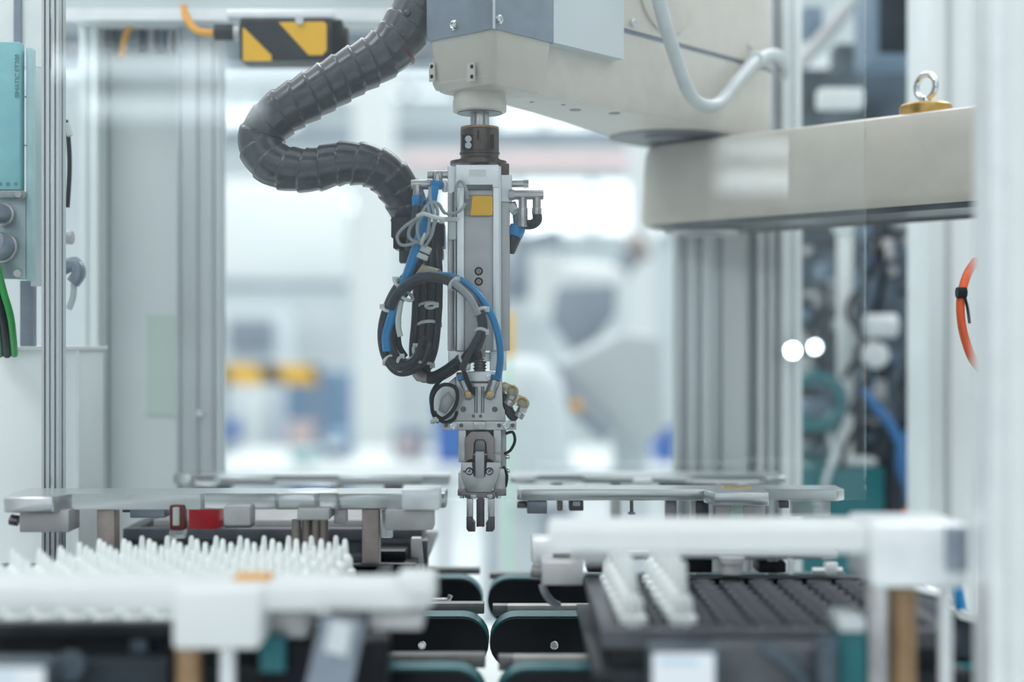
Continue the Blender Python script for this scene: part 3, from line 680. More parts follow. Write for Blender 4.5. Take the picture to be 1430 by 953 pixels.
# crossbar with holes
cb = G.part('crossbar', MB().pb(617, 588, 721, 601, YF + .002, .03, .0008), 'gripmetal')
for x, m_ in ((623, 'gripdark'), (644, 'gripdark'), (697, 'gripdark'), (716, 'gripdark')):
    G.part('hole', MB().cyl(P(x, 594.5, YF + .0012), P(x, 594.5, YF + .003), .0018, seg=14), m_, cb)
for x in (633, 706.5):
    G.part('screw', MB().cyl(P(x, 595, YF - .0005), P(x, 595, YF + .003), .0031, seg=18, bev=.0006).ring(P(x, 595, YF - .0005), (0, 1, 0), .0017, .0006, 14, 6), 'chrome', cb)
G.part('centre_neck', MB().pb(661, 589, 678, 600, YF - .002, .02, .0008), 'steel', cb)
# side frames and inner yoke
for a, b in ((640, 651), (689, 700)):
    G.part('side_frame', MB().pb(a, 600, b, 646, YF + .004, .026, .0008), 'gripmetal')
G.part('back_plate', MB().pb(649, 600, 691, 648, YF + .02, .006), 'brownmetal')
G.part('yoke', MB().prism([(650, 612), (658, 603), (682, 603), (690, 612), (690, 645), (680, 640), (680, 618), (676, 613), (664, 613), (661, 618), (661, 640), (650, 645)], YF, .016, .0005), 'brownmetal')
G.part('piston', MB().pb(663, 614, 678, 632, YF + .004, .01, .0006), 'steel_dark')
G.part('piston_rod', MB().pb(663.5, 631, 676.5, 668, YF - .003, .012, .001), 'coverplate')
G.part('frame_line', MB().pb(650, 634, 699, 636, YF + .0005, .005), 'coverplate')
# gripper head
gh = G.part('grip_head', MB().prism([(644, 646), (660, 646), (660, 667), (679, 667), (679, 646), (698, 646), (698, 663), (686, 688), (653, 688), (643, 663)], YF - .002, .03, .0008), 'gripmetal')
G.part('slot_shadow', MB().pb(660, 646, 679, 669, YF + .006, .01), 'gripdark', gh)
for x in (655.5, 683.5):
    G.part('screw_seat', MB().cyl(P(x, 658.5, YF - .0024), P(x, 658.5, YF - .001), .0034, seg=20), 'black', gh)
    sock(G, x, 658.5, YF - .0024, 4.2, 'chrome', gh)
for x in (655.5, 683.5): G.part('socket', MB().cyl(P(x, 658.5, YF - .0036), P(x, 658.5, YF - .0018), .0011, seg=6), 'gripdark', gh)
G.part('hole', MB().cyl(P(648.5, 659, YF - .0026), P(648.5, 659, YF - .001), .0011, seg=10), 'gripdark', gh)
for a, b in ((640, 651), (690, 706)):
    G.part('side_jaw_block', MB().pb(a, 660 if a < 660 else 655, b, 692, YF + .004, .024, .0008), 'gripmetal')
    G.part('side_tab', MB().pb(a - 1, 684, b + 1, 693, YF + .002, .02, .0006), 'steel_dark')
G.part('lower_rail', MB().pb(649, 688, 692, 696, YF + .001, .024, .0006), 'steel_dark')
for x in (661, 684):
    G.part('rail_screw', MB().pb(x - 4, 691, x + 4, 697, YF - .001, .01, .0006), 'gripmetal')
G.part('corner_screw', MB().cyl(P(645, 696, YF + .01), P(645, 692, YF + .01), .0022, seg=12).cyl(P(696, 696, YF + .01), P(696, 692, YF + .01), .0022, seg=12), 'chrome')
for sgn in (-1, 1):
    X = lambda v: 671 + sgn * v
    pr = lambda l: l if sgn < 0 else l[::-1]
    fg = G.part('finger', MB().prism(pr([(X(19.5), 697), (X(10.5), 697), (X(10.5), 724), (X(19.5), 724)]), YF, .012, .0005), 'gripmetal')
    G.part('finger_jaw', MB().prism(pr([(X(19.8), 722), (X(11), 722), (X(11), 728), (X(7.5), 731), (X(7.5), 734), (X(9), 735.5), (X(7.5), 737), (X(7.5), 743), (X(17), 743), (X(19.8), 739)]), YF - .0006, .0135, .0003), 'gripdark', fg)
ce = MB().pb(667, 694, 675, 736, YF + .002, .006, .0005)
for x in (667.2, 674.8): ce.cyl(P(x, 736, YF + .003), P(x, 697, YF + .003), .0012, seg=10)
G.part('centre_ejector', ce, 'gripdark')
# right-hand side of block: hose fittings
G.part('side_hose', MB().tube([P(703, 545, YF + .01), P(707, 560, YF + .006), P(712, 576, YF + .004), P(720, 585, YF + .006)], .0042, 10), 'cableblack')
for (x0, y0, x1, y1, hx, hy) in ((702, 541, 717, 546, 712, 560), (716, 555, 732, 563, 726, 577)):
    f = G.part('cylinder_valve', MB().cyl(P(x0, y0, YF + .006), P(x1, y1, YF), .0050, seg=16, bev=.001).sph(P(x1 - 1, y1 + 1, YF), .0052), 'resin')
    G.part('valve_ring', MB().ring(P(x1 - 2, y1 - 1, YF - .003), (.2, 1, .2), .0035, .0009, 16, 6), 'gold', f)
    G.part('hex_fitting', MB().cyl(P(x1 - 1, y1 + 5, YF), P((x1 + hx) / 2 - 1, (y1 + hy) / 2 + 5, YF), .0040, seg=6).cyl(P((x1 + hx) / 2 - 1, (y1 + hy) / 2 + 6, YF), P(hx - 3, hy + 6, YF), .0043, seg=16, bev=.0006), 'steel', f)
G.part('side_plate', MB().pb(699, 601, 707, 690, YF + .012, .014, .0006), 'coverplate')
G.part('side_cable', MB().tube([P(706, 606, YF + .004), P(716, 604, YF + .003), P(719, 616, YF + .003), P(713, 629, YF + .006), P(705, 634, YF + .01)], .0013, 8), 'black')
G.part('side_cable', MB().tube([P(703, 652, YF + .006), P(708, 665, YF + .004), P(706, 680, YF + .006)], .0013, 8), 'black')
for y in (638, 657.5):
    G.part('side_screw', MB().cyl(P(706, y, YF + .012), P(712, y, YF + .012), .0022, seg=14, bev=.0004), 'chrome')
# upper right manifold
G.part('plug_rod', MB().cyl(P(713, 257, YF + .012), P(737, 257, YF + .012), .0030, seg=16, bev=.0004).cyl(P(731, 257, YF + .012), P(738, 257, YF + .012), .0036, seg=8), 'steel')
mf = G.part('manifold', MB().cyl(P(716, 272.5, YF + .004), P(759, 272.5, YF + .004), .0041, seg=18, bev=.0006).cyl(P(711, 272.5, YF + .004), P(718, 272.5, YF + .004), .0048, seg=6), 'steel')
for x, yb in ((730, 317), (749.5, 300)):
    G.part('outlet', MB().cyl(P(x, 275, YF + .004), P(x, 292, YF + .004), .0036, seg=16).cyl(P(x, 290, YF + .004), P(x, yb, YF + .004), .0042, seg=16, bev=.0006), 'steel', mf)
G.part('elbow', MB().tube([P(750, 300, YF + .004), P(750, 308, YF + .004), P(744, 313, YF + .005), P(735, 314, YF + .008)], .0043, 12), 'cableblack')
G.part('blue_collar', MB().cyl(P(724, 315, YF + .012), P(719, 330, YF + .012), .0068, seg=18, bev=.001), 'blue')
G.part('push_fitting', MB().cyl(P(720, 328, YF + .014), P(711, 352, YF + .02), .0060, .0050, seg=18, bev=.0008), 'cableblack')
G.part('blue_tube', MB().tube([P(716, 283, YF + .018), P(720, 298, YF + .016), P(722, 316, YF + .014)], .0030, 10), 'bg_slate')
G.part('white_nipple', MB().cyl(P(713, 288, YF + .01), P(719, 296, YF + .006), .0035, seg=12), 'tie')
# upper left fittings
G.part('plug_rod', MB().cyl(P(597, 244, YF + .010), P(626, 244, YF + .010), .0034, seg=16, bev=.0004), 'steel')
G.part('elbow', MB().cyl(P(611, 241, YF + .006), P(611, 256, YF + .004), .0042, seg=16, bev=.0006), 'steel')
G.part('blue_collar', MB().cyl(P(611, 253, YF), P(609, 264, YF), .0056, .0046, seg=18, bev=.0006), 'blue')
G.part('manifold', MB().cyl(P(574, 258, YF + .006), P(602, 258, YF + .006), .0042, seg=18, bev=.0006).pb(617, 252, 624, 267, YF + .004, .012, .0008), 'steel')
G.part('elbow', MB().cyl(P(583, 258, YF + .004), P(583, 276, YF + .004), .0040, seg=16, bev=.0006), 'steel')
G.part('blue_collar', MB().cyl(P(583, 273, YF + .002), P(583, 289, YF + .002), .0050, .0044, seg=18, bev=.0006), 'blue')

# ================================================================== cables around the grip unit
B = Thing('cable_bundle', P(590, 525, 1.24), 'bundle of black and blue tubes looping beside and over the grip unit', 'cables')
B.part('clamp_block', MB().pb(592, 310, 620, 345, 1.245, .035, .001).pb(584, 345, 618, 362, 1.25, .03, .002), 'black_soft')
for k in range(7):
    dx = -17 + k * 5.4; yy = (1.236, 1.246)[k % 2]
    B.part('tube', MB().tube([P(601 + dx * .5, 330, 1.25), P(599 + dx * .9, 370, yy), P(598 + dx, 410, yy - .004), P(596 + dx, 450, yy - .004), P(592 + dx * .95, 490, yy), P(588 + dx * .5, 520, 1.24), P(592 + dx * .3, 530, 1.24)], .0031, 8), 'cableblack')
B.part('inner_tube', MB().tube([P(596, 370, 1.25), P(596, 450, 1.252), P(588, 505, 1.25)], .0085, 12), 'cableblack')
B.part('sleeve', MB().tube([P(580, 515, 1.245), P(592, 524, 1.238), P(604, 528, 1.228), P(622, 520, 1.22), P(645, 504, 1.2), P(668, 494, 1.19)], .0055, 12), 'black')
B.part('copper_end', MB().tube([P(582, 521, 1.236), P(592, 528, 1.232), P(603, 527, 1.228)], .0045, 10), 'brownmetal')
# left oval loop
def arc(pts, r, m, name='tube', Yc=None, seg=10):
    return B.part(name, MB().tube([P(*p) for p in pts], r, seg, 8), m)
arc([(583, 372, 1.225), (560, 395, 1.22), (543, 425, 1.218), (534, 462, 1.218), (538, 495, 1.22), (553, 517, 1.222), (572, 518, 1.225), (590, 505, 1.23), (600, 480, 1.235)], .0042, 'cableblack')
arc([(600, 385, 1.222), (575, 398, 1.215), (556, 425, 1.212), (546, 460, 1.212), (549, 490, 1.215), (563, 506, 1.22), (580, 500, 1.226), (592, 470, 1.235)], .0036, 'cableblack')
arc([(570, 400, 1.214), (558, 425, 1.213), (556, 455, 1.214), (557, 482, 1.216), (566, 498, 1.22)], .0026, 'black')
arc([(543, 500, 1.216), (556, 512, 1.214), (575, 506, 1.22), (588, 490, 1.226)], .0040, 'cableblack')
arc([(606, 262, 1.21), (602, 285, 1.205), (594, 308, 1.2), (582, 345, 1.2), (572, 375, 1.202), (560, 410, 1.207), (548, 440, 1.21), (540, 470, 1.212), (541, 490, 1.214)], .0042, 'blue', 'blue_tube')
arc([(583, 288, 1.215), (580, 305, 1.214), (575, 325, 1.214), (572, 350, 1.218)], .0036, 'cableblack')
arc([(548, 425, 1.209), (560, 402, 1.204), (585, 386, 1.198), (612, 384, 1.195), (640, 390, 1.193), (668, 412, 1.19), (686, 440, 1.19), (696, 470, 1.192), (699, 500, 1.195), (696, 526, 1.205)], .0030, 'blue', 'blue_tube')
arc([(545, 430, 1.206), (556, 410, 1.2), (578, 392, 1.194), (604, 387, 1.191), (630, 394, 1.188), (652, 410, 1.187), (668, 432, 1.187), (674, 455, 1.188), (670, 475, 1.19), (660, 492, 1.194), (640, 503, 1.2)], .0042, 'cableblack')
arc([(633, 394, 1.184), (655, 415, 1.182), (668, 440, 1.183)], .0030, 'grey_cable', 'printed_tube')
arc([(672, 462, 1.186), (662, 480, 1.184), (652, 500, 1.186), (645, 516, 1.19)], .0028, 'cableblack')
arc([(668, 478, 1.188), (654, 490, 1.186), (645, 505, 1.19), (650, 525, 1.2), (660, 548, 1.208)], .0020, 'black')
B.part('plug', MB().pb(658, 541, 664, 552, 1.205, .006, .0006), 'black')
# small black coil at left of the block
arc([(612, 590, 1.212), (604, 575, 1.208), (605, 552, 1.206), (618, 538, 1.205), (635, 541, 1.205), (639, 556, 1.205), (632, 574, 1.206), (618, 585, 1.208), (607, 578, 1.21)], .0017, 'black', seg=8)
arc([(604, 575, 1.212), (602, 555, 1.21), (608, 540, 1.21), (622, 525, 1.208), (640, 515, 1.2)], .0016, 'black', seg=8)
arc([(607, 575, 1.214), (612, 585, 1.212), (622, 590, 1.212), (634, 585, 1.214), (638, 575, 1.214)], .0014, 'black', seg=8)
arc([(560, 420, 1.205), (556, 450, 1.204), (559, 470, 1.205)], .0024, 'tie', 'white_marker')
# yellowish T fitting and white couplers
B.part('t_fitting', MB().prism([(590, 368), (604, 377), (592, 396), (576, 388)], 1.20, .012, .001).cyl(P(590, 378, 1.2), P(612, 384, 1.196), .005, seg=14), 'resin', label='translucent tee fitting')
B.part('coupler', MB().cyl(P(588, 362, 1.2), P(591, 355, 1.2), .0052, seg=16, bev=.0006).cyl(P(592, 353, 1.2), P(596, 344, 1.2), .0050, seg=16, bev=.0006), 'tie')
# cable ties
def tie(px, py, Y, dx, dy, R_, tail=None):
    R_ *= .74
    a = P(px, py, Y); ax = P(px + dx, py + dy, Y) - a + Vector((0, -.0022, 0))
    mb = MB().ring(a, ax, R_, .0015, 22, 6)
    side = ax.cross(Vector((0, 1, 0))).normalized()
    mb.box(a + side * R_ - Vector((.0022, .002, .0022)), a + side * R_ + Vector((.0022, .002, .0022)), .0004)
    if tail: mb.tube([a + side * R_, P(*tail)], .0008, 6, smooth=False)
    B.part('cable_tie', mb, 'tie')
for a in ((559, 396, 1.206, 4, -5, .0075), (567, 413, 1.206, 4, -6, .0085), (543, 430, 1.214, 1, -6, .0075), (545, 503, 1.219, 4, 6, .0085), (560, 508, 1.218, 7, 1, .0085), (586, 495, 1.23, 6, -3, .011),
          (598, 430, 1.238, 1, 8, .0140), (597, 456, 1.238, 1, 8, .0140), (600, 386, 1.236, 1, 8, .0125), (592, 512, 1.238, 1, 8, .0100),
          (634, 397, 1.188, 6, 4, .0065), (671, 436, 1.188, 3, 7, .0078), (672, 463, 1.188, -1, 7, .0058), (648, 502, 1.192, 6, -3, .0062), (606, 588, 1.21, 4, 6, .003)):
    tie(*a)
tie(602, 427, 1.222, 1, 8, .006)
T = Thing('sensor_cable', P(595, 330, 1.2), 'thin grey sensor cable coiled and tied left of the yellow sticker', 'cable')
T.part('cable', MB().tube([P(653, 278, 1.208), P(650, 262, 1.206), P(643, 253, 1.206), P(637, 262, 1.207), P(636, 290, 1.210)], .0014, 8, 8), 'grey_cable')
T.part('cable', MB().tube([P(650, 285, 1.208), P(640, 296, 1.204), P(622, 298, 1.2), P(612, 285, 1.196), P(600, 284, 1.192), P(588, 300, 1.19), P(573, 318, 1.19), P(572, 332, 1.19), P(586, 338, 1.19), P(602, 322, 1.188), P(611, 300, 1.188), P(606, 284, 1.188),
      P(594, 292, 1.186), P(583, 314, 1.186), P(586, 334, 1.186), P(596, 330, 1.186), P(600, 305, 1.184), P(596, 288, 1.184), P(586, 302, 1.184), P(566, 316, 1.186), P(555, 330, 1.188), P(560, 342, 1.19), P(575, 341, 1.192), P(590, 333, 1.19)], .0014, 8, 8), 'grey_cable')
T.part('cable', MB().tube([P(600, 262, 1.19), P(601, 280, 1.186), P(606, 300, 1.184), P(604, 325, 1.184), P(593, 345, 1.188)], .0013, 8, 8), 'grey_cable')
T.part('cable_tie', MB().tube([P(583, 302, 1.184), P(592, 299, 1.180), P(606, 303, 1.180), P(618, 307, 1.19)], .0018, 6), 'tie')
T.part('cable_tie', MB().ring(P(591, 334, 1.186), (1, 0, -.4), .0045, .0014, 18, 6), 'tie')
T.part('tie_head', MB().pb(613, 303, 621, 312, 1.19, .004, .0005), 'tie')

# ================================================================== fixture bars
def bar(T, name, pts, Y, y0, y1, d, m='alu_plate', bev=.0012, parent=None):
    """pts: outline in (pixel x at Y, extra depth) seen from above"""
    zt = P(0, y0, Y).z; zb = P(0, y1, Y).z
    o = [((px - 715) * Y / F, yy) for px, yy in pts]
    mb = MB().loft([[Vector((x, y, z)) for x, y in o] for z in (zb, zt)])
    mb._bev(mb.bm.edges[:], bev, 1)
    return T.part(name, mb, m, parent)
def leg_to_bed(T, px, Y, w, d, y_top, m='steel', name='leg'):
    a = P(px - w / 2, y_top, Y)
    T.part(name, MB().box((a.x, Y, BED), (a.x + w * Y / F, Y + d, a.z), .001), m)

# back left bar
T = Thing('fixture_bar', P(430, 720, 1.5), 'long machined aluminium bar at the back left, left end beside the frosted door', 'fixture')
bar(T, 'beam', [(235, 1.52), (265, 1.5), (272, 1.504), (300, 1.504), (306, 1.5), (380, 1.5), (384, 1.505), (470, 1.505), (474, 1.5), (588, 1.5), (592, 1.503), (628, 1.503), (628, 1.542), (240, 1.542)], 1.5, 665, 678, 0)
T.part('clamp_block', MB().pb(536, 673, 562, 690, 1.52, .02, .001), 'brownmetal')
T.part('clamp_block', MB().pb(303, 671, 322, 684, 1.52, .02, .001), 'sheet')
leg_to_bed(T, 300, 1.524, 14, .014, 677, 'steel'); leg_to_bed(T, 470, 1.524, 14, .014, 677, 'steel')
# mid left bar
T = Thing('fixture_bar', P(320, 760, 1.170), 'middle left machined aluminium bar with hanging clamp blocks above the white nozzles', 'fixture')
bar(T, 'beam', [(14, 1.160), (20, 1.135), (88, 1.135), (100, 1.160), (280, 1.160), (284, 1.164), (384, 1.164), (388, 1.160), (440, 1.160), (444, 1.166), (470, 1.166), (474, 1.160), (560, 1.160), (622, 1.170), (622, 1.205), (14, 1.205)], 1.160, 690, 712, 0)
T.part('end_block', MB().pb(561, 684, 614, 713, 1.132, .03, .001), 'alu_bright')
T.part('top_disc', MB().cyl(P(436, 689, 1.185), P(436, 685, 1.185), .021, seg=30, bev=.0006), 'alu_bright')
T.part('clamp_block', MB().pb(27, 713, 96, 744, 1.145, .03, .001), 'alu_block')
T.part('clamp_knob', MB().cyl(P(14, 726, 1.150), P(26, 728, 1.150), .0045, seg=14, bev=.0008), 'steel_dark')
T.part('leg', MB().box((P(134, 0, 1.160).x, 1.162, BED), (P(159, 0, 1.160).x, 1.178, P(0, 712, 1.160).z), .001), 'brownmetal')
T.part('leg', MB().box((P(505, 0, 1.160).x, 1.162, BED), (P(529, 0, 1.160).x, 1.178, P(0, 712, 1.160).z), .001), 'brownmetal')
T.part('clamp_block', MB().pb(181, 706, 230, 724, 1.166, .02, .001), 'sheet')
T.part('clamp_screw', MB().cyl(P(172, 711, 1.170), P(181, 711, 1.170), .003, seg=12), 'steel_dark')
rb = T.part('red_insert', MB().pb(236, 706, 258, 741, 1.156, .012, .002), 'darkred')
T.part('insert_pin', MB().cyl(P(246, 734, 1.154), P(246, 709, 1.154), .0028, seg=12, bev=.0005), 'tie', rb)
T.part('clear_insert', MB().pb(236, 741, 258, 753, 1.157, .01, .001), 'glassy')
T.part('sensor_block', MB().pb(312, 706, 350, 735, 1.148, .022, .002), 'alu_block')
T.part('sensor_foot', MB().pb(314, 733, 350, 738, 1.150, .02, .001), 'gripdark')
T.part('clamp_block', MB().pb(415, 711, 460, 727, 1.150, .03, .001), 'alu_block')
for x in (414, 428, 441, 452): T.part('rod', MB().cyl(P(x, 726, 1.165), P(x, 790, 1.165), .0038, seg=14), 'brownmetal')
T.part('clamp_block', MB().pb(538, 713, 605, 741, 1.145, .03, .001), 'alu_block')
T.part('clear_tab', MB().pb(532, 713, 548, 752, 1.170, .006, .001), 'glassy')
T.part('clamp_tab', MB().pb(466, 708, 484, 732, 1.170, .012, .001), 'alu_block')
# red guard tube seen behind the bar
single('red_guard', MB().pb(262, 700, 306, 742, 1.36, .03, .003), 'red', 'dark red block hanging behind the middle left bar', 'block')
# back right bar
T = Thing('fixture_bar', P(905, 720, 1.5), 'thin bright aluminium bar at the back right beyond the grip fingers', 'fixture')
bar(T, 'beam', [(712, 1.5), (745, 1.5), (752, 1.506), (812, 1.506), (818, 1.5), (960, 1.5), (966, 1.505), (1064, 1.505), (1068, 1.495), (1098, 1.495), (1098, 1.56), (714, 1.56)], 1.5, 665, 676, 0)
T.part('clamp_block', MB().pb(770, 672, 786, 690, 1.52, .02, .001), 'brownmetal')
T.part('clamp_block', MB().pb(1010, 670, 1030, 682, 1.51, .02, .001), 'brownmetal')
T.part('clamp_block', MB().pb(886, 670, 912, 683, 1.48, .02, .002), 'white')
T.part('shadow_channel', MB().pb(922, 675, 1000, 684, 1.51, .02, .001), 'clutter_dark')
leg_to_bed(T, 860, 1.53, 14, .02, 675, 'steel'); leg_to_bed(T, 1060, 1.53, 14, .02, 675, 'steel')
# mid right bar
T = Thing('fixture_bar', P(950, 760, 1.3), 'sharp right aluminium bar beside the grip fingers with stepped front block', 'fixture')
bar(T, 'beam', [(722, 1.295), (728, 1.29), (985, 1.29), (990, 1.297), (1070, 1.297), (1166, 1.285), (1181, 1.295), (1181, 1.33), (725, 1.33)], 1.29, 684, 699.5, 0, bev=.0008)
bar(T, 'front_block', [(986, 1.286), (996, 1.262), (1071, 1.262), (1073, 1.266), (1073, 1.295), (990, 1.295)], 1.27, 687, 705, 0, bev=.0006)
T.part('top_plate', MB().pb(1010, 681, 1050, 684, 1.30, .02, .0005), 'gold')
T.part('clamp_block', MB().pb(736, 700, 764, 718, 1.295, .025, .001), 'sheet')
T.part('clamp_screw', MB().cyl(P(722, 705, 1.31), P(736, 705, 1.31), .0035, seg=12, bev=.0006), 'steel_dark')
T.part('clamp_block', MB().pb(778, 700, 786, 714, 1.31, .02, .001), 'brownmetal')
T.part('clamp_block', MB().pb(795, 700, 815, 714, 1.30, .02, .001), 'gripdark')
T.part('clamp_insert', MB().pb(800, 701, 810, 707, 1.298, .003), 'steel')
T.part('pin', MB().cyl(P(882, 716, 1.30), P(882, 699, 1.30), .0017, seg=12).cyl(P(882, 719, 1.30), P(882, 715.5, 1.30), .0034, seg=14), 'steel_dark')
T.part('leg', MB().box((P(930, 0, 1.31).x, 1.31, BED), (P(945, 0, 1.31).x, 1.325, P(0, 698, 1.31).z), .001), 'steel_dark')
T.part('leg', MB().box((P(966, 0, 1.31).x, 1.312, BED), (P(973, 0, 1.31).x, 1.325, P(0, 698, 1.31).z), .001), 'white')
T.part('dark_mount', MB().pb(973, 700, 990, 740, 1.31, .02, .001), 'gripdark')
for a, b, m_ in ((1000, 1020, 'alu_block'), (1020, 1038, 'frostgreen'), (1038, 1068, 'alu_block')):
    T.part('lower_block', MB().pb(a, 705, b, 726, 1.275, .02, .0006), m_)
T.part('clear_tab', MB().pb(1105, 700, 1160, 722, 1.30, .006, .0006), 'glassy')
T.part('dark_mount', MB().pb(1088, 700, 1102, 710, 1.30, .01, .0006), 'gripdark')
# foreground right bar
YB = .86
T = Thing('fixture_bar', P(1000, 860, YB), 'large blurred foreground bar on the right in front of the black tray', 'fixture')
bar(T, 'beam', [(764, YB), (1214, YB), (1216, YB + .05), (768, YB + .05)], YB, 736, 774, 0, 'white', bev=.002)
T.part('clamp_block', MB().pb(1216, 732, 1352, 822, YB - .005, .06, .003), 'alu_bright')
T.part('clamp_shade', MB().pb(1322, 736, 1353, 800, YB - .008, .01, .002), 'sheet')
T.part('guide_bush', MB().cyl((P(1262, 0, YB + .02).x, YB + .02, BED), P(1262, 822, YB + .02), .0078, seg=20), 'brass')
T.part('guide_rod', MB().cyl((P(1320, 0, YB + .01).x, YB + .01, BED), P(1320, 822, YB + .01), .0042, seg=16), 'alu_bright')
T.part('support_plate', MB().box((P(1213, 0, YB + .02).x, YB + .022, BED), (P(1246, 0, YB + .02).x, YB + .030, P(0, 820, YB + .022).z), .001), 'steel')
T.part('clamp_block', MB().pb(800, 774, 850, 788, YB + .02, .03, .001), 'alu_block')
# its neighbour behind: small bracket bar
T = Thing('bracket_bar', P(900, 830, 1.12), 'second bar partly hidden behind the blurred right foreground bar', 'fixture')
T.part('beam', MB().pb(770, 772, 1170, 782, 1.10, .05, .001), 'alu_plate')
T.part('end_block', MB().pb(742, 755, 800, 788, 1.10, .04, .002), 'alu_bright')
T.part('clamp_block', MB().pb(756, 786, 814, 818, 1.075, .03, .001), 'alu_block')
T.part('clamp_knob', MB().cyl(P(742, 798, 1.08), P(757, 800, 1.08), .0055, seg=16, bev=.001), 'steel_dark')
T.part('dark_mount', MB().pb(820, 788, 845, 801, 1.12, .03, .001), 'gripdark')
T.part('dark_mount', MB().pb(945, 780, 995, 801, 1.12, .03, .001), 'black_soft')
T.part('spool', MB().cyl(P(1022, 778, 1.10), P(1022, 786, 1.10), .010, seg=24).cyl(P(1022, 785, 1.10), P(1022, 801, 1.10), .0085, seg=24), 'alu_block')
T.part('dark_mount', MB().pb(1060, 786, 1098, 801, 1.12, .03, .001), 'black_soft')
T.part('pin', MB().cyl(P(1104, 782, 1.1), P(1104, 802, 1.1), .0022, seg=12), 'alu_bright')
T.part('valve', MB().cyl(P(1134, 797, 1.1), P(1176, 797, 1.1), .0025, seg=12).cyl(P(1160, 785, 1.1), P(1160, 802, 1.1), .0055, seg=14, bev=.001), 'alu_bright')
for x in (860, 1080): leg_to_bed(T, x, 1.125, 14, .015, 780, 'steel')
# foreground left bar
YL = .84
T = Thing('fixture_bar', P(300, 900, YL), 'large blurred foreground bar on the left crossing the white nozzles', 'fixture')
bar(T, 'beam', [(-120, YL + .02), (-100, YL), (372, YL), (560, YL), (603, YL + .01), (606, YL + .045), (-120, YL + .05)], YL, 820, 853, 0, 'white', bev=.002)
T.part('end_block', MB().pb(553, 806, 606, 832, YL, .035, .002), 'white')
T.part('clamp_block', MB().pb(240, 824, 362, 908, YL - .012, .05, .003), 'white')
T.part('guide_bush', MB().cyl((P(264, 0, YL + .015).x, YL + .015, BED), P(264, 906, YL + .015), .0080, seg=20), 'brass')
T.part('guide_rod', MB().cyl((P(318, 0, YL + .01).x, YL + .01, BED), P(318, 906, YL + .01), .0050, seg=16), 'alu_bright')
T.part('clamp_block', MB().pb(515, 856, 590, 880, YL + .012, .04, .001), 'alu_block')
T.part('clamp_block', MB().pb(370, 856, 430, 892, YL + .03, .03, .002), 'alu_block')
mbx = MB().prism([(448, 862), (510, 870), (486, 985), (420, 985)], YL - .01, .006, .001)
T.part('top_plate', MB().pb(324, 807, 376, 810.5, YL + .02, .02, .001), 'orange', label='small amber plate on the bar')
sl = T.part('sloping_strip', mbx, 'sheet')
T.part('strip_label', MB().prism([(462, 868), (492, 872), (484, 918), (452, 910)], YL - .0125, .002), 'bg_pale', sl)

# ================================================================== conveyors
def loop_outline(x0, x1, zc, r, n=14):
    pts = []
    for i in range(n + 1):
        a = PI / 2 + PI * i / n; pts.append((x0 + r + r * math.cos(a), zc + r * math.sin(a)))
    for i in range(n + 1):
        a = -PI / 2 + PI * i / n; pts.append((x1 - r + r * math.cos(a), zc + r * math.sin(a)))
    return pts
def conveyor(x0, x1, Y, ztop, label, screwpx):
    r = .0225; zc = ZR(ztop) - r
    T = Thing('belt_conveyor', ((x0 + x1) / 2, Y + .02, BED), label, 'conveyor')
    o = loop_outline(x0 + .0009, x1 - .0009, zc - .0003, r - .0009)
    mb = MB().loft([[Vector((x, y, z)) for x, z in o] for y in (Y, Y + .006)]); mb._bev([e for e in mb.bm.edges if len(e.link_faces) == 2 and e.calc_face_angle(0) > 1.2], .0007, 2)
    pl = T.part('side_plate', mb, 'black')
    o = loop_outline(x0, x1, zc, r)
    T.part('belt', MB().loft([[Vector((x, y, z)) for x, z in o] for y in (Y + .004, Y + .030)]), 'teal')
    for s in screwpx:
        c = Vector((s, Y, zc - .001)); n = Vector((0, -1, 0))
        T.part('screw', MB().cyl(c, c + n * .0012, .0032, seg=18).ring(c + n * .0012, n, .0030, .0007, 18, 6), 'chrome', pl)
    for x in (x0 + .05, x1 - .05):
        T.part('foot', MB().box((x - .01, Y + .012, BED), (x + .01, Y + .034, zc - r + .002)), 'steel_dark')
CE = [(1.40, -.029, .0, 'back'), (1.205, -.0195, 0, 'middle'), (1.01, -.018, 0, 'front')]
gapR = [-.0245, -.0190, -.0115]
words = ['black and teal belt conveyor end, back row, %s of the gap', 'black and teal belt conveyor end, middle row, %s of the gap', 'black and teal belt conveyor end, front row, %s of the gap']
for i, (Y, xl, _, w) in enumerate(CE):
    sx1 = (589.5 - 715) * Y / F if i == 1 else (616 - 715) * Y / F if i == 0 else -.09
    conveyor(-.36, xl, Y, -.2325, words[i] % 'left', [sx1])
    conveyor(gapR[i], .36, Y, -.2325, words[i] % 'right', [(774 - 715) * Y / F if i == 1 else .10])
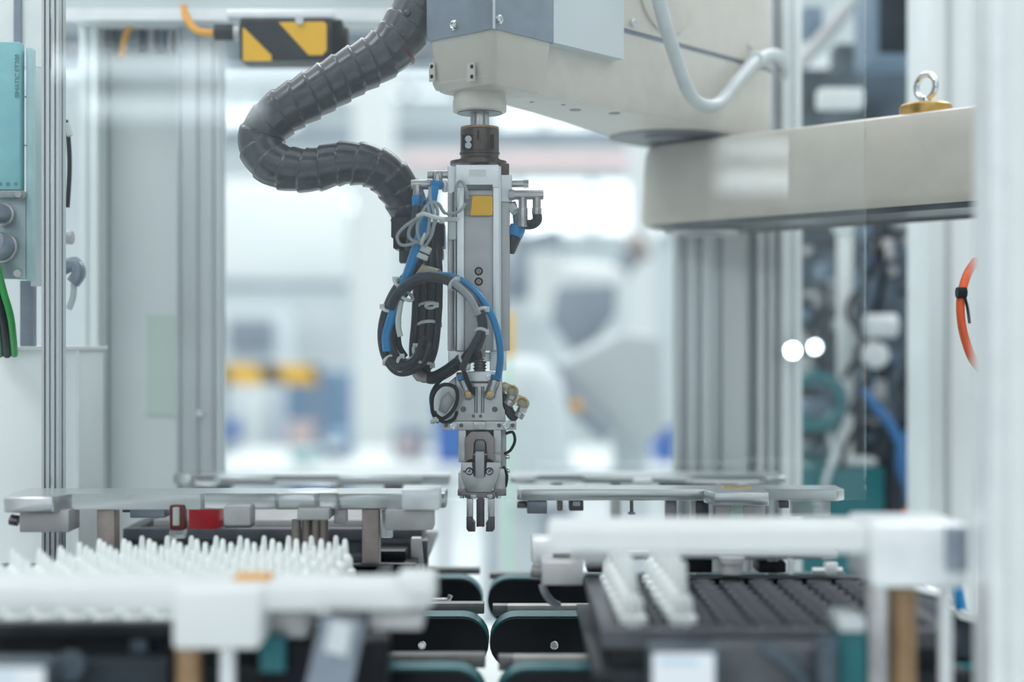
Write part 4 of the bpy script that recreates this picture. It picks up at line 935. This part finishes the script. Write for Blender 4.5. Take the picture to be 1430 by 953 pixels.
# stop bars
SB = [(1.455, 794, 803, 670, 1.455, 801, 809.5, 683), (1.255, 843, 858, 676, 1.255, 846, 861, 688), (1.06, 915, 934, 678, 1.06, 918, 938, 696)]
for i, (Y, a, b, xe, Y2, c, d, xs) in enumerate(SB):
    w = ('back', 'middle', 'front')[i]
    zt, zb = P(0, a, Y).z, P(0, b, Y).z
    T = Thing('stop_bar', (-.15, Y, BED), 'grey steel stop bar of the %s row ending left of the gap' % w, 'bar')
    T.part('bar', MB().box((-.34, Y, zb), (P(xe, 0, Y).x, Y + .012, zt), .0008), 'stopbar')
    for x in (-.30, -.10): T.part('post', MB().box((x - .006, Y + .002, BED), (x + .006, Y + .010, zb + .001)), 'steel_dark')
    zt, zb = P(0, c, Y2).z, P(0, d, Y2).z
    T = Thing('stop_bar', (.15, Y2, BED), 'grey steel stop bar of the %s row starting right of the gap' % w, 'bar')
    T.part('bar', MB().box((P(xs + 20, 0, Y2).x, Y2, zb), (.34, Y2 + .012, zt), .0008), 'stopbar_light' if i else 'stopbar')
    T.part('bar_end', MB().box((P(xs, 0, Y2).x, Y2 + .0002, zb), (P(xs + 20.5, 0, Y2).x, Y2 + .0118, zt), .0006), 'stopbar')
    for x in (.10, .30): T.part('post', MB().box((x - .006, Y2 + .002, BED), (x + .006, Y2 + .010, zb + .001)), 'steel_dark')
single('latch_lever', MB().tube([P(596, 838, 1.32), P(612, 839, 1.32), P(625, 838, 1.32), P(629, 832, 1.32)], .0022, 10), 'chrome', 'small shiny latch lever on the back left conveyor', 'lever')
single('hose_stub', MB().tube([P(757, 816, 1.12), P(762, 830, 1.12), P(772, 842, 1.13), P(779, 845, 1.14)], .003, 10), 'grey_cable', 'short grey hose curving below the light clamp block', 'hose')

# ================================================================== trays
def tray(x0, x1, Y0, Y1, zt, h, label, m='black_soft', nx=0, ny=0, pr=.008, group=None, name='parts_tray', lip='black_soft'):
    T = Thing(name, ((x0 + x1) / 2, (Y0 + Y1) / 2, zt - h), label, 'tray')
    T.part('base', MB().box((x0 + .006, Y0 + .006, zt - h), (x1 - .006, Y1 - .006, zt - .006), .002), m)
    rim = MB(); w = .012
    rim.box((x0, Y0, zt - .012), (x1, Y0 + w, zt), .002); rim.box((x0, Y1 - w, zt - .012), (x1, Y1, zt), .002)
    rim.box((x0, Y0 + w, zt - .012), (x0 + w, Y1 - w, zt), .002); rim.box((x1 - w, Y0 + w, zt - .012), (x1, Y1 - w, zt), .002)
    T.part('rim', rim, lip)
    T.part('outer_flange', MB().box((x0 - .006, Y0 - .006, zt - .030), (x1 + .006, Y1 + .006, zt - .024), .002), m)
    if nx:
        me = None
        for i in range(nx):
            for j in range(ny):
                x = x0 + w + (x1 - x0 - 2 * w) * (i + .5) / nx; y = Y0 + w + (Y1 - Y0 - 2 * w) * (j + .5) / ny
                if me is None:
                    o = T.part('pocket', MB().lathe(Vector((x, y, zt - .006)), [(pr * .8, 0.0), (pr, .0005), (pr, .004), (pr * .82, .0045), (pr * .72, .003), (pr * .7, .0006)], 14), lip); me = o.data; ref = Vector((x, y, 0))
                else:
                    o = bpy.data.objects.new('pocket', me); COL.objects.link(o); o.parent = T.o; o.location = Vector((x, y, 0)) - ref
    return T
mat('tray_grey', (.085, .095, .11), .45, 0, .1)
ZT = ZR(-.186)
tray(.056, .28, .90, 1.118, ZR(-.182), .0503, 'black pocket tray on the right behind the foreground bar', 'black_soft', 9, 9, .0095, lip='tray_grey')
tray(-.47, -.095, .90, 1.15, ZR(-.178), .0543, 'black tray on the left filled with white nozzles', 'black_soft', 0, 0)
tray(-.37, -.085, 1.36, 1.518, ZR(-.178), .0525, 'grey ribbed tray behind the middle left bar', 'tray_grey', 0, 0, lip='tray_grey')
T = Thing('ribbed_insert', (-.22, 1.45, ZR(-.178)), 'grey insert of thin parallel ribs lying in the rear left tray', 'insert')
for k in range(9): T.part('rib', MB().box((-.345, 1.378 + k * .0135, ZR(-.184)), (-.10, 1.384 + k * .0135, ZR(-.172)), .0005), 'alu_block')
# end frame of left rear tray
T = Thing('tray_end_frame', P(590, 800, 1.35), 'light stepped end frame beside the rear left tray near the gap', 'frame')
T.part('upright', MB().prism([(574, 752), (588, 752), (592, 800), (580, 830), (572, 830)], 1.33, .012, .001), 'alu_block')
T.part('side_plate', MB().pb(588, 755, 597, 800, 1.34, .02, .001), 'gripdark')
T.part('shelf', MB().pb(510, 770, 566, 786, 1.31, .05, .001), 'black')
T.part('shelf', MB().pb(505, 788, 580, 806, 1.29, .05, .001), 'black')
T.part('cross_strip', MB().pb(506, 752, 574, 770, 1.36, .02, .001), 'tray_grey')
# stands holding that frame
# white nozzles
def nozzle_mesh(s=1.0, t=1.0):
    return MB().lathe((0, 0, 0), [(.0062 * s, 0), (.0074 * s, .001 * s), (.0074 * s, .006 * s), (.0055 * s, .0075 * s), (.0052 * s, .014 * s), (.0036 * s, .0165 * s), (.0026 * s, .0175 * s), (.0018 * s, .026 * s * t), (.0011 * s, .0275 * s * t)], 12)
nz = mesh_of('white_nozzle', nozzle_mesh(1.12), 'nozzle', Vector())
nzb = mesh_of('white_nozzle', nozzle_mesh(1.28, 1.25), 'nozzle', Vector())
rn = random.Random(11); zt = ZR(-.178) - .006
for j in range(12):
    Y = .922 + j * .0186
    for i in range(18):
        x = -.452 + i * .0190 + (.0095 if j % 2 else 0)
        if x > -.115 - (1.22 - Y) * .05 or x < -.455: continue
        if x < -.40 + max(0, Y - 1.02) * .9: continue
        o = bpy.data.objects.new('white_nozzle', nz); COL.objects.link(o)
        o.location = (x, Y, zt); o.rotation_euler = (rn.uniform(-.03, .03), rn.uniform(-.03, .03), 0)
        tag(o, 'white pointed plastic nozzle in the rearmost row of the left tray' if j == 11 else 'white pointed plastic nozzle in the front row of the left tray' if j == 0 else 'white pointed plastic nozzle standing among the middle rows of the left tray', 'nozzle', 'white nozzles in the left tray')
for j in range(7):
    for i in range(2):
        Y = .935 + j * .0265; x = (.0790, .1115)[i] - j * .0005
        o = bpy.data.objects.new('white_nozzle', nzb); COL.objects.link(o); o.location = (x, Y, ZR(-.182) - .0055)
        tag(o, 'white nozzle in the %s file of the right pocket tray, %s from the front' % (('left', 'right')[i], ('first', 'second', 'third', 'fourth', 'fifth', 'sixth', 'seventh')[j]), 'nozzle', 'white nozzles in the right tray')

# ================================================================== foreground lower pieces
for k, (a, b, y0, Y, lab) in enumerate([(912, 998, 914, .84, 'small glowing pale blue and white label sticker below the right pocket tray'), (-40, 60, 934, .80, 'small glowing pale blue label sticker at the lower left corner')]):
    T = Thing('sticker_unit', P((a + b) / 2, 1010, Y), lab, 'display')
    T.part('case', MB().pb(a - 6, y0 - 8, b + 8, 1010, Y + .001, .02, .002), 'clutter_mid')
    s = T.part('face_panel', MB().pb(a, y0, b, 995, Y - .0015, .004, .001), 'face_panel')  # label sticker face, given a glow of its own
    T.part('title_strip', MB().pb(a + 10, y0 + 8, a + 62, y0 + 15, Y - .002, .0008), 'sticker_line', s)
T = Thing('drive_unit', P(1120, 1060, .87), 'teal and dark drive box below the right pocket tray', 'box')
T.part('teal_body', MB().pb(1172, 868, 1210, 1180, .865, .03, .002), 'teal')
T.part('top_cover', MB().pb(1172, 862, 1210, 884, .861, .034, .002), 'light_cable')
T.part('dark_body', MB().pb(1000, 905, 1171, 1180, .868, .028, .002), 'tray_grey')
T.part('brace', MB().tube([P(1062, 900, .860), P(1100, 925, .860), P(1130, 962, .860)], .004, 8), 'clutter_mid')
T.part('upright', MB().pb(1142, 890, 1170, 1180, .856, .008, .001), 'clutter_mid')
T = Thing('drive_unit', P(100, 1060, .87), 'dark drive box with round grey cap under the nozzle tray', 'box')
T.part('dark_body', MB().pb(-60, 925, 235, 1180, .868, .028, .002), 'clutter_dark')
T.part('round_cap', MB().cyl(P(98, 930, .852), P(98, 930, .868), .009, seg=24, bev=.002), 'clutter_mid')
T.part('side_body', MB().pb(180, 895, 206, 960, .894, .005, .002), 'clutter_mid')
T = Thing('drive_unit', P(450, 1060, .87), 'dark drive box with teal front left of the sloping strip', 'box')
T.part('dark_body', MB().pb(372, 897, 540, 1180, .868, .028, .002), 'black')
T.part('teal_panel', MB().pb(362, 890, 398, 940, .860, .01, .001), 'teal')
T = Thing('hose_bracket', P(1345, 850, 1.05), 'white bracket with bright blue tube low beside the right frame post', 'bracket')
T.part('plate', MB().prism([(1330, 850), (1370, 862), (1370, 874), (1340, 866)], 1.05, .02, .001), 'white')
T.part('blue_tube', MB().tube([P(1336, 818, 1.05), P(1339, 835, 1.05), P(1342, 850, 1.05)], .004, 10), 'blue')
T.part('lower_box', MB().pb(1270, 862, 1372, 1080, 1.06, .1, .002), 'clutter_dark')
T.part('clip', MB().tube([P(1270, 822, 1.05), P(1290, 826, 1.05), P(1310, 832, 1.05)], .004, 8), 'chrome')

# ================================================================== guard pane
T = Thing('guard_pane', (-.03, 1.105, ZR(-.128)), 'clear guard pane between camera and robot with pale reflections', 'pane')
T.part('sheet', MB().box(((72 - 715) * 1.105 / F, 1.104, ZR(-.122)), ((1208 - 715) * 1.105 / F, 1.1052, ZR(.42))), 'pane')
T.part('top_rail', MB().box(((72 - 715) * 1.105 / F, 1.095, ZR(.415)), ((1208 - 715) * 1.105 / F, 1.115, ZR(.445)), .001), 'alu')
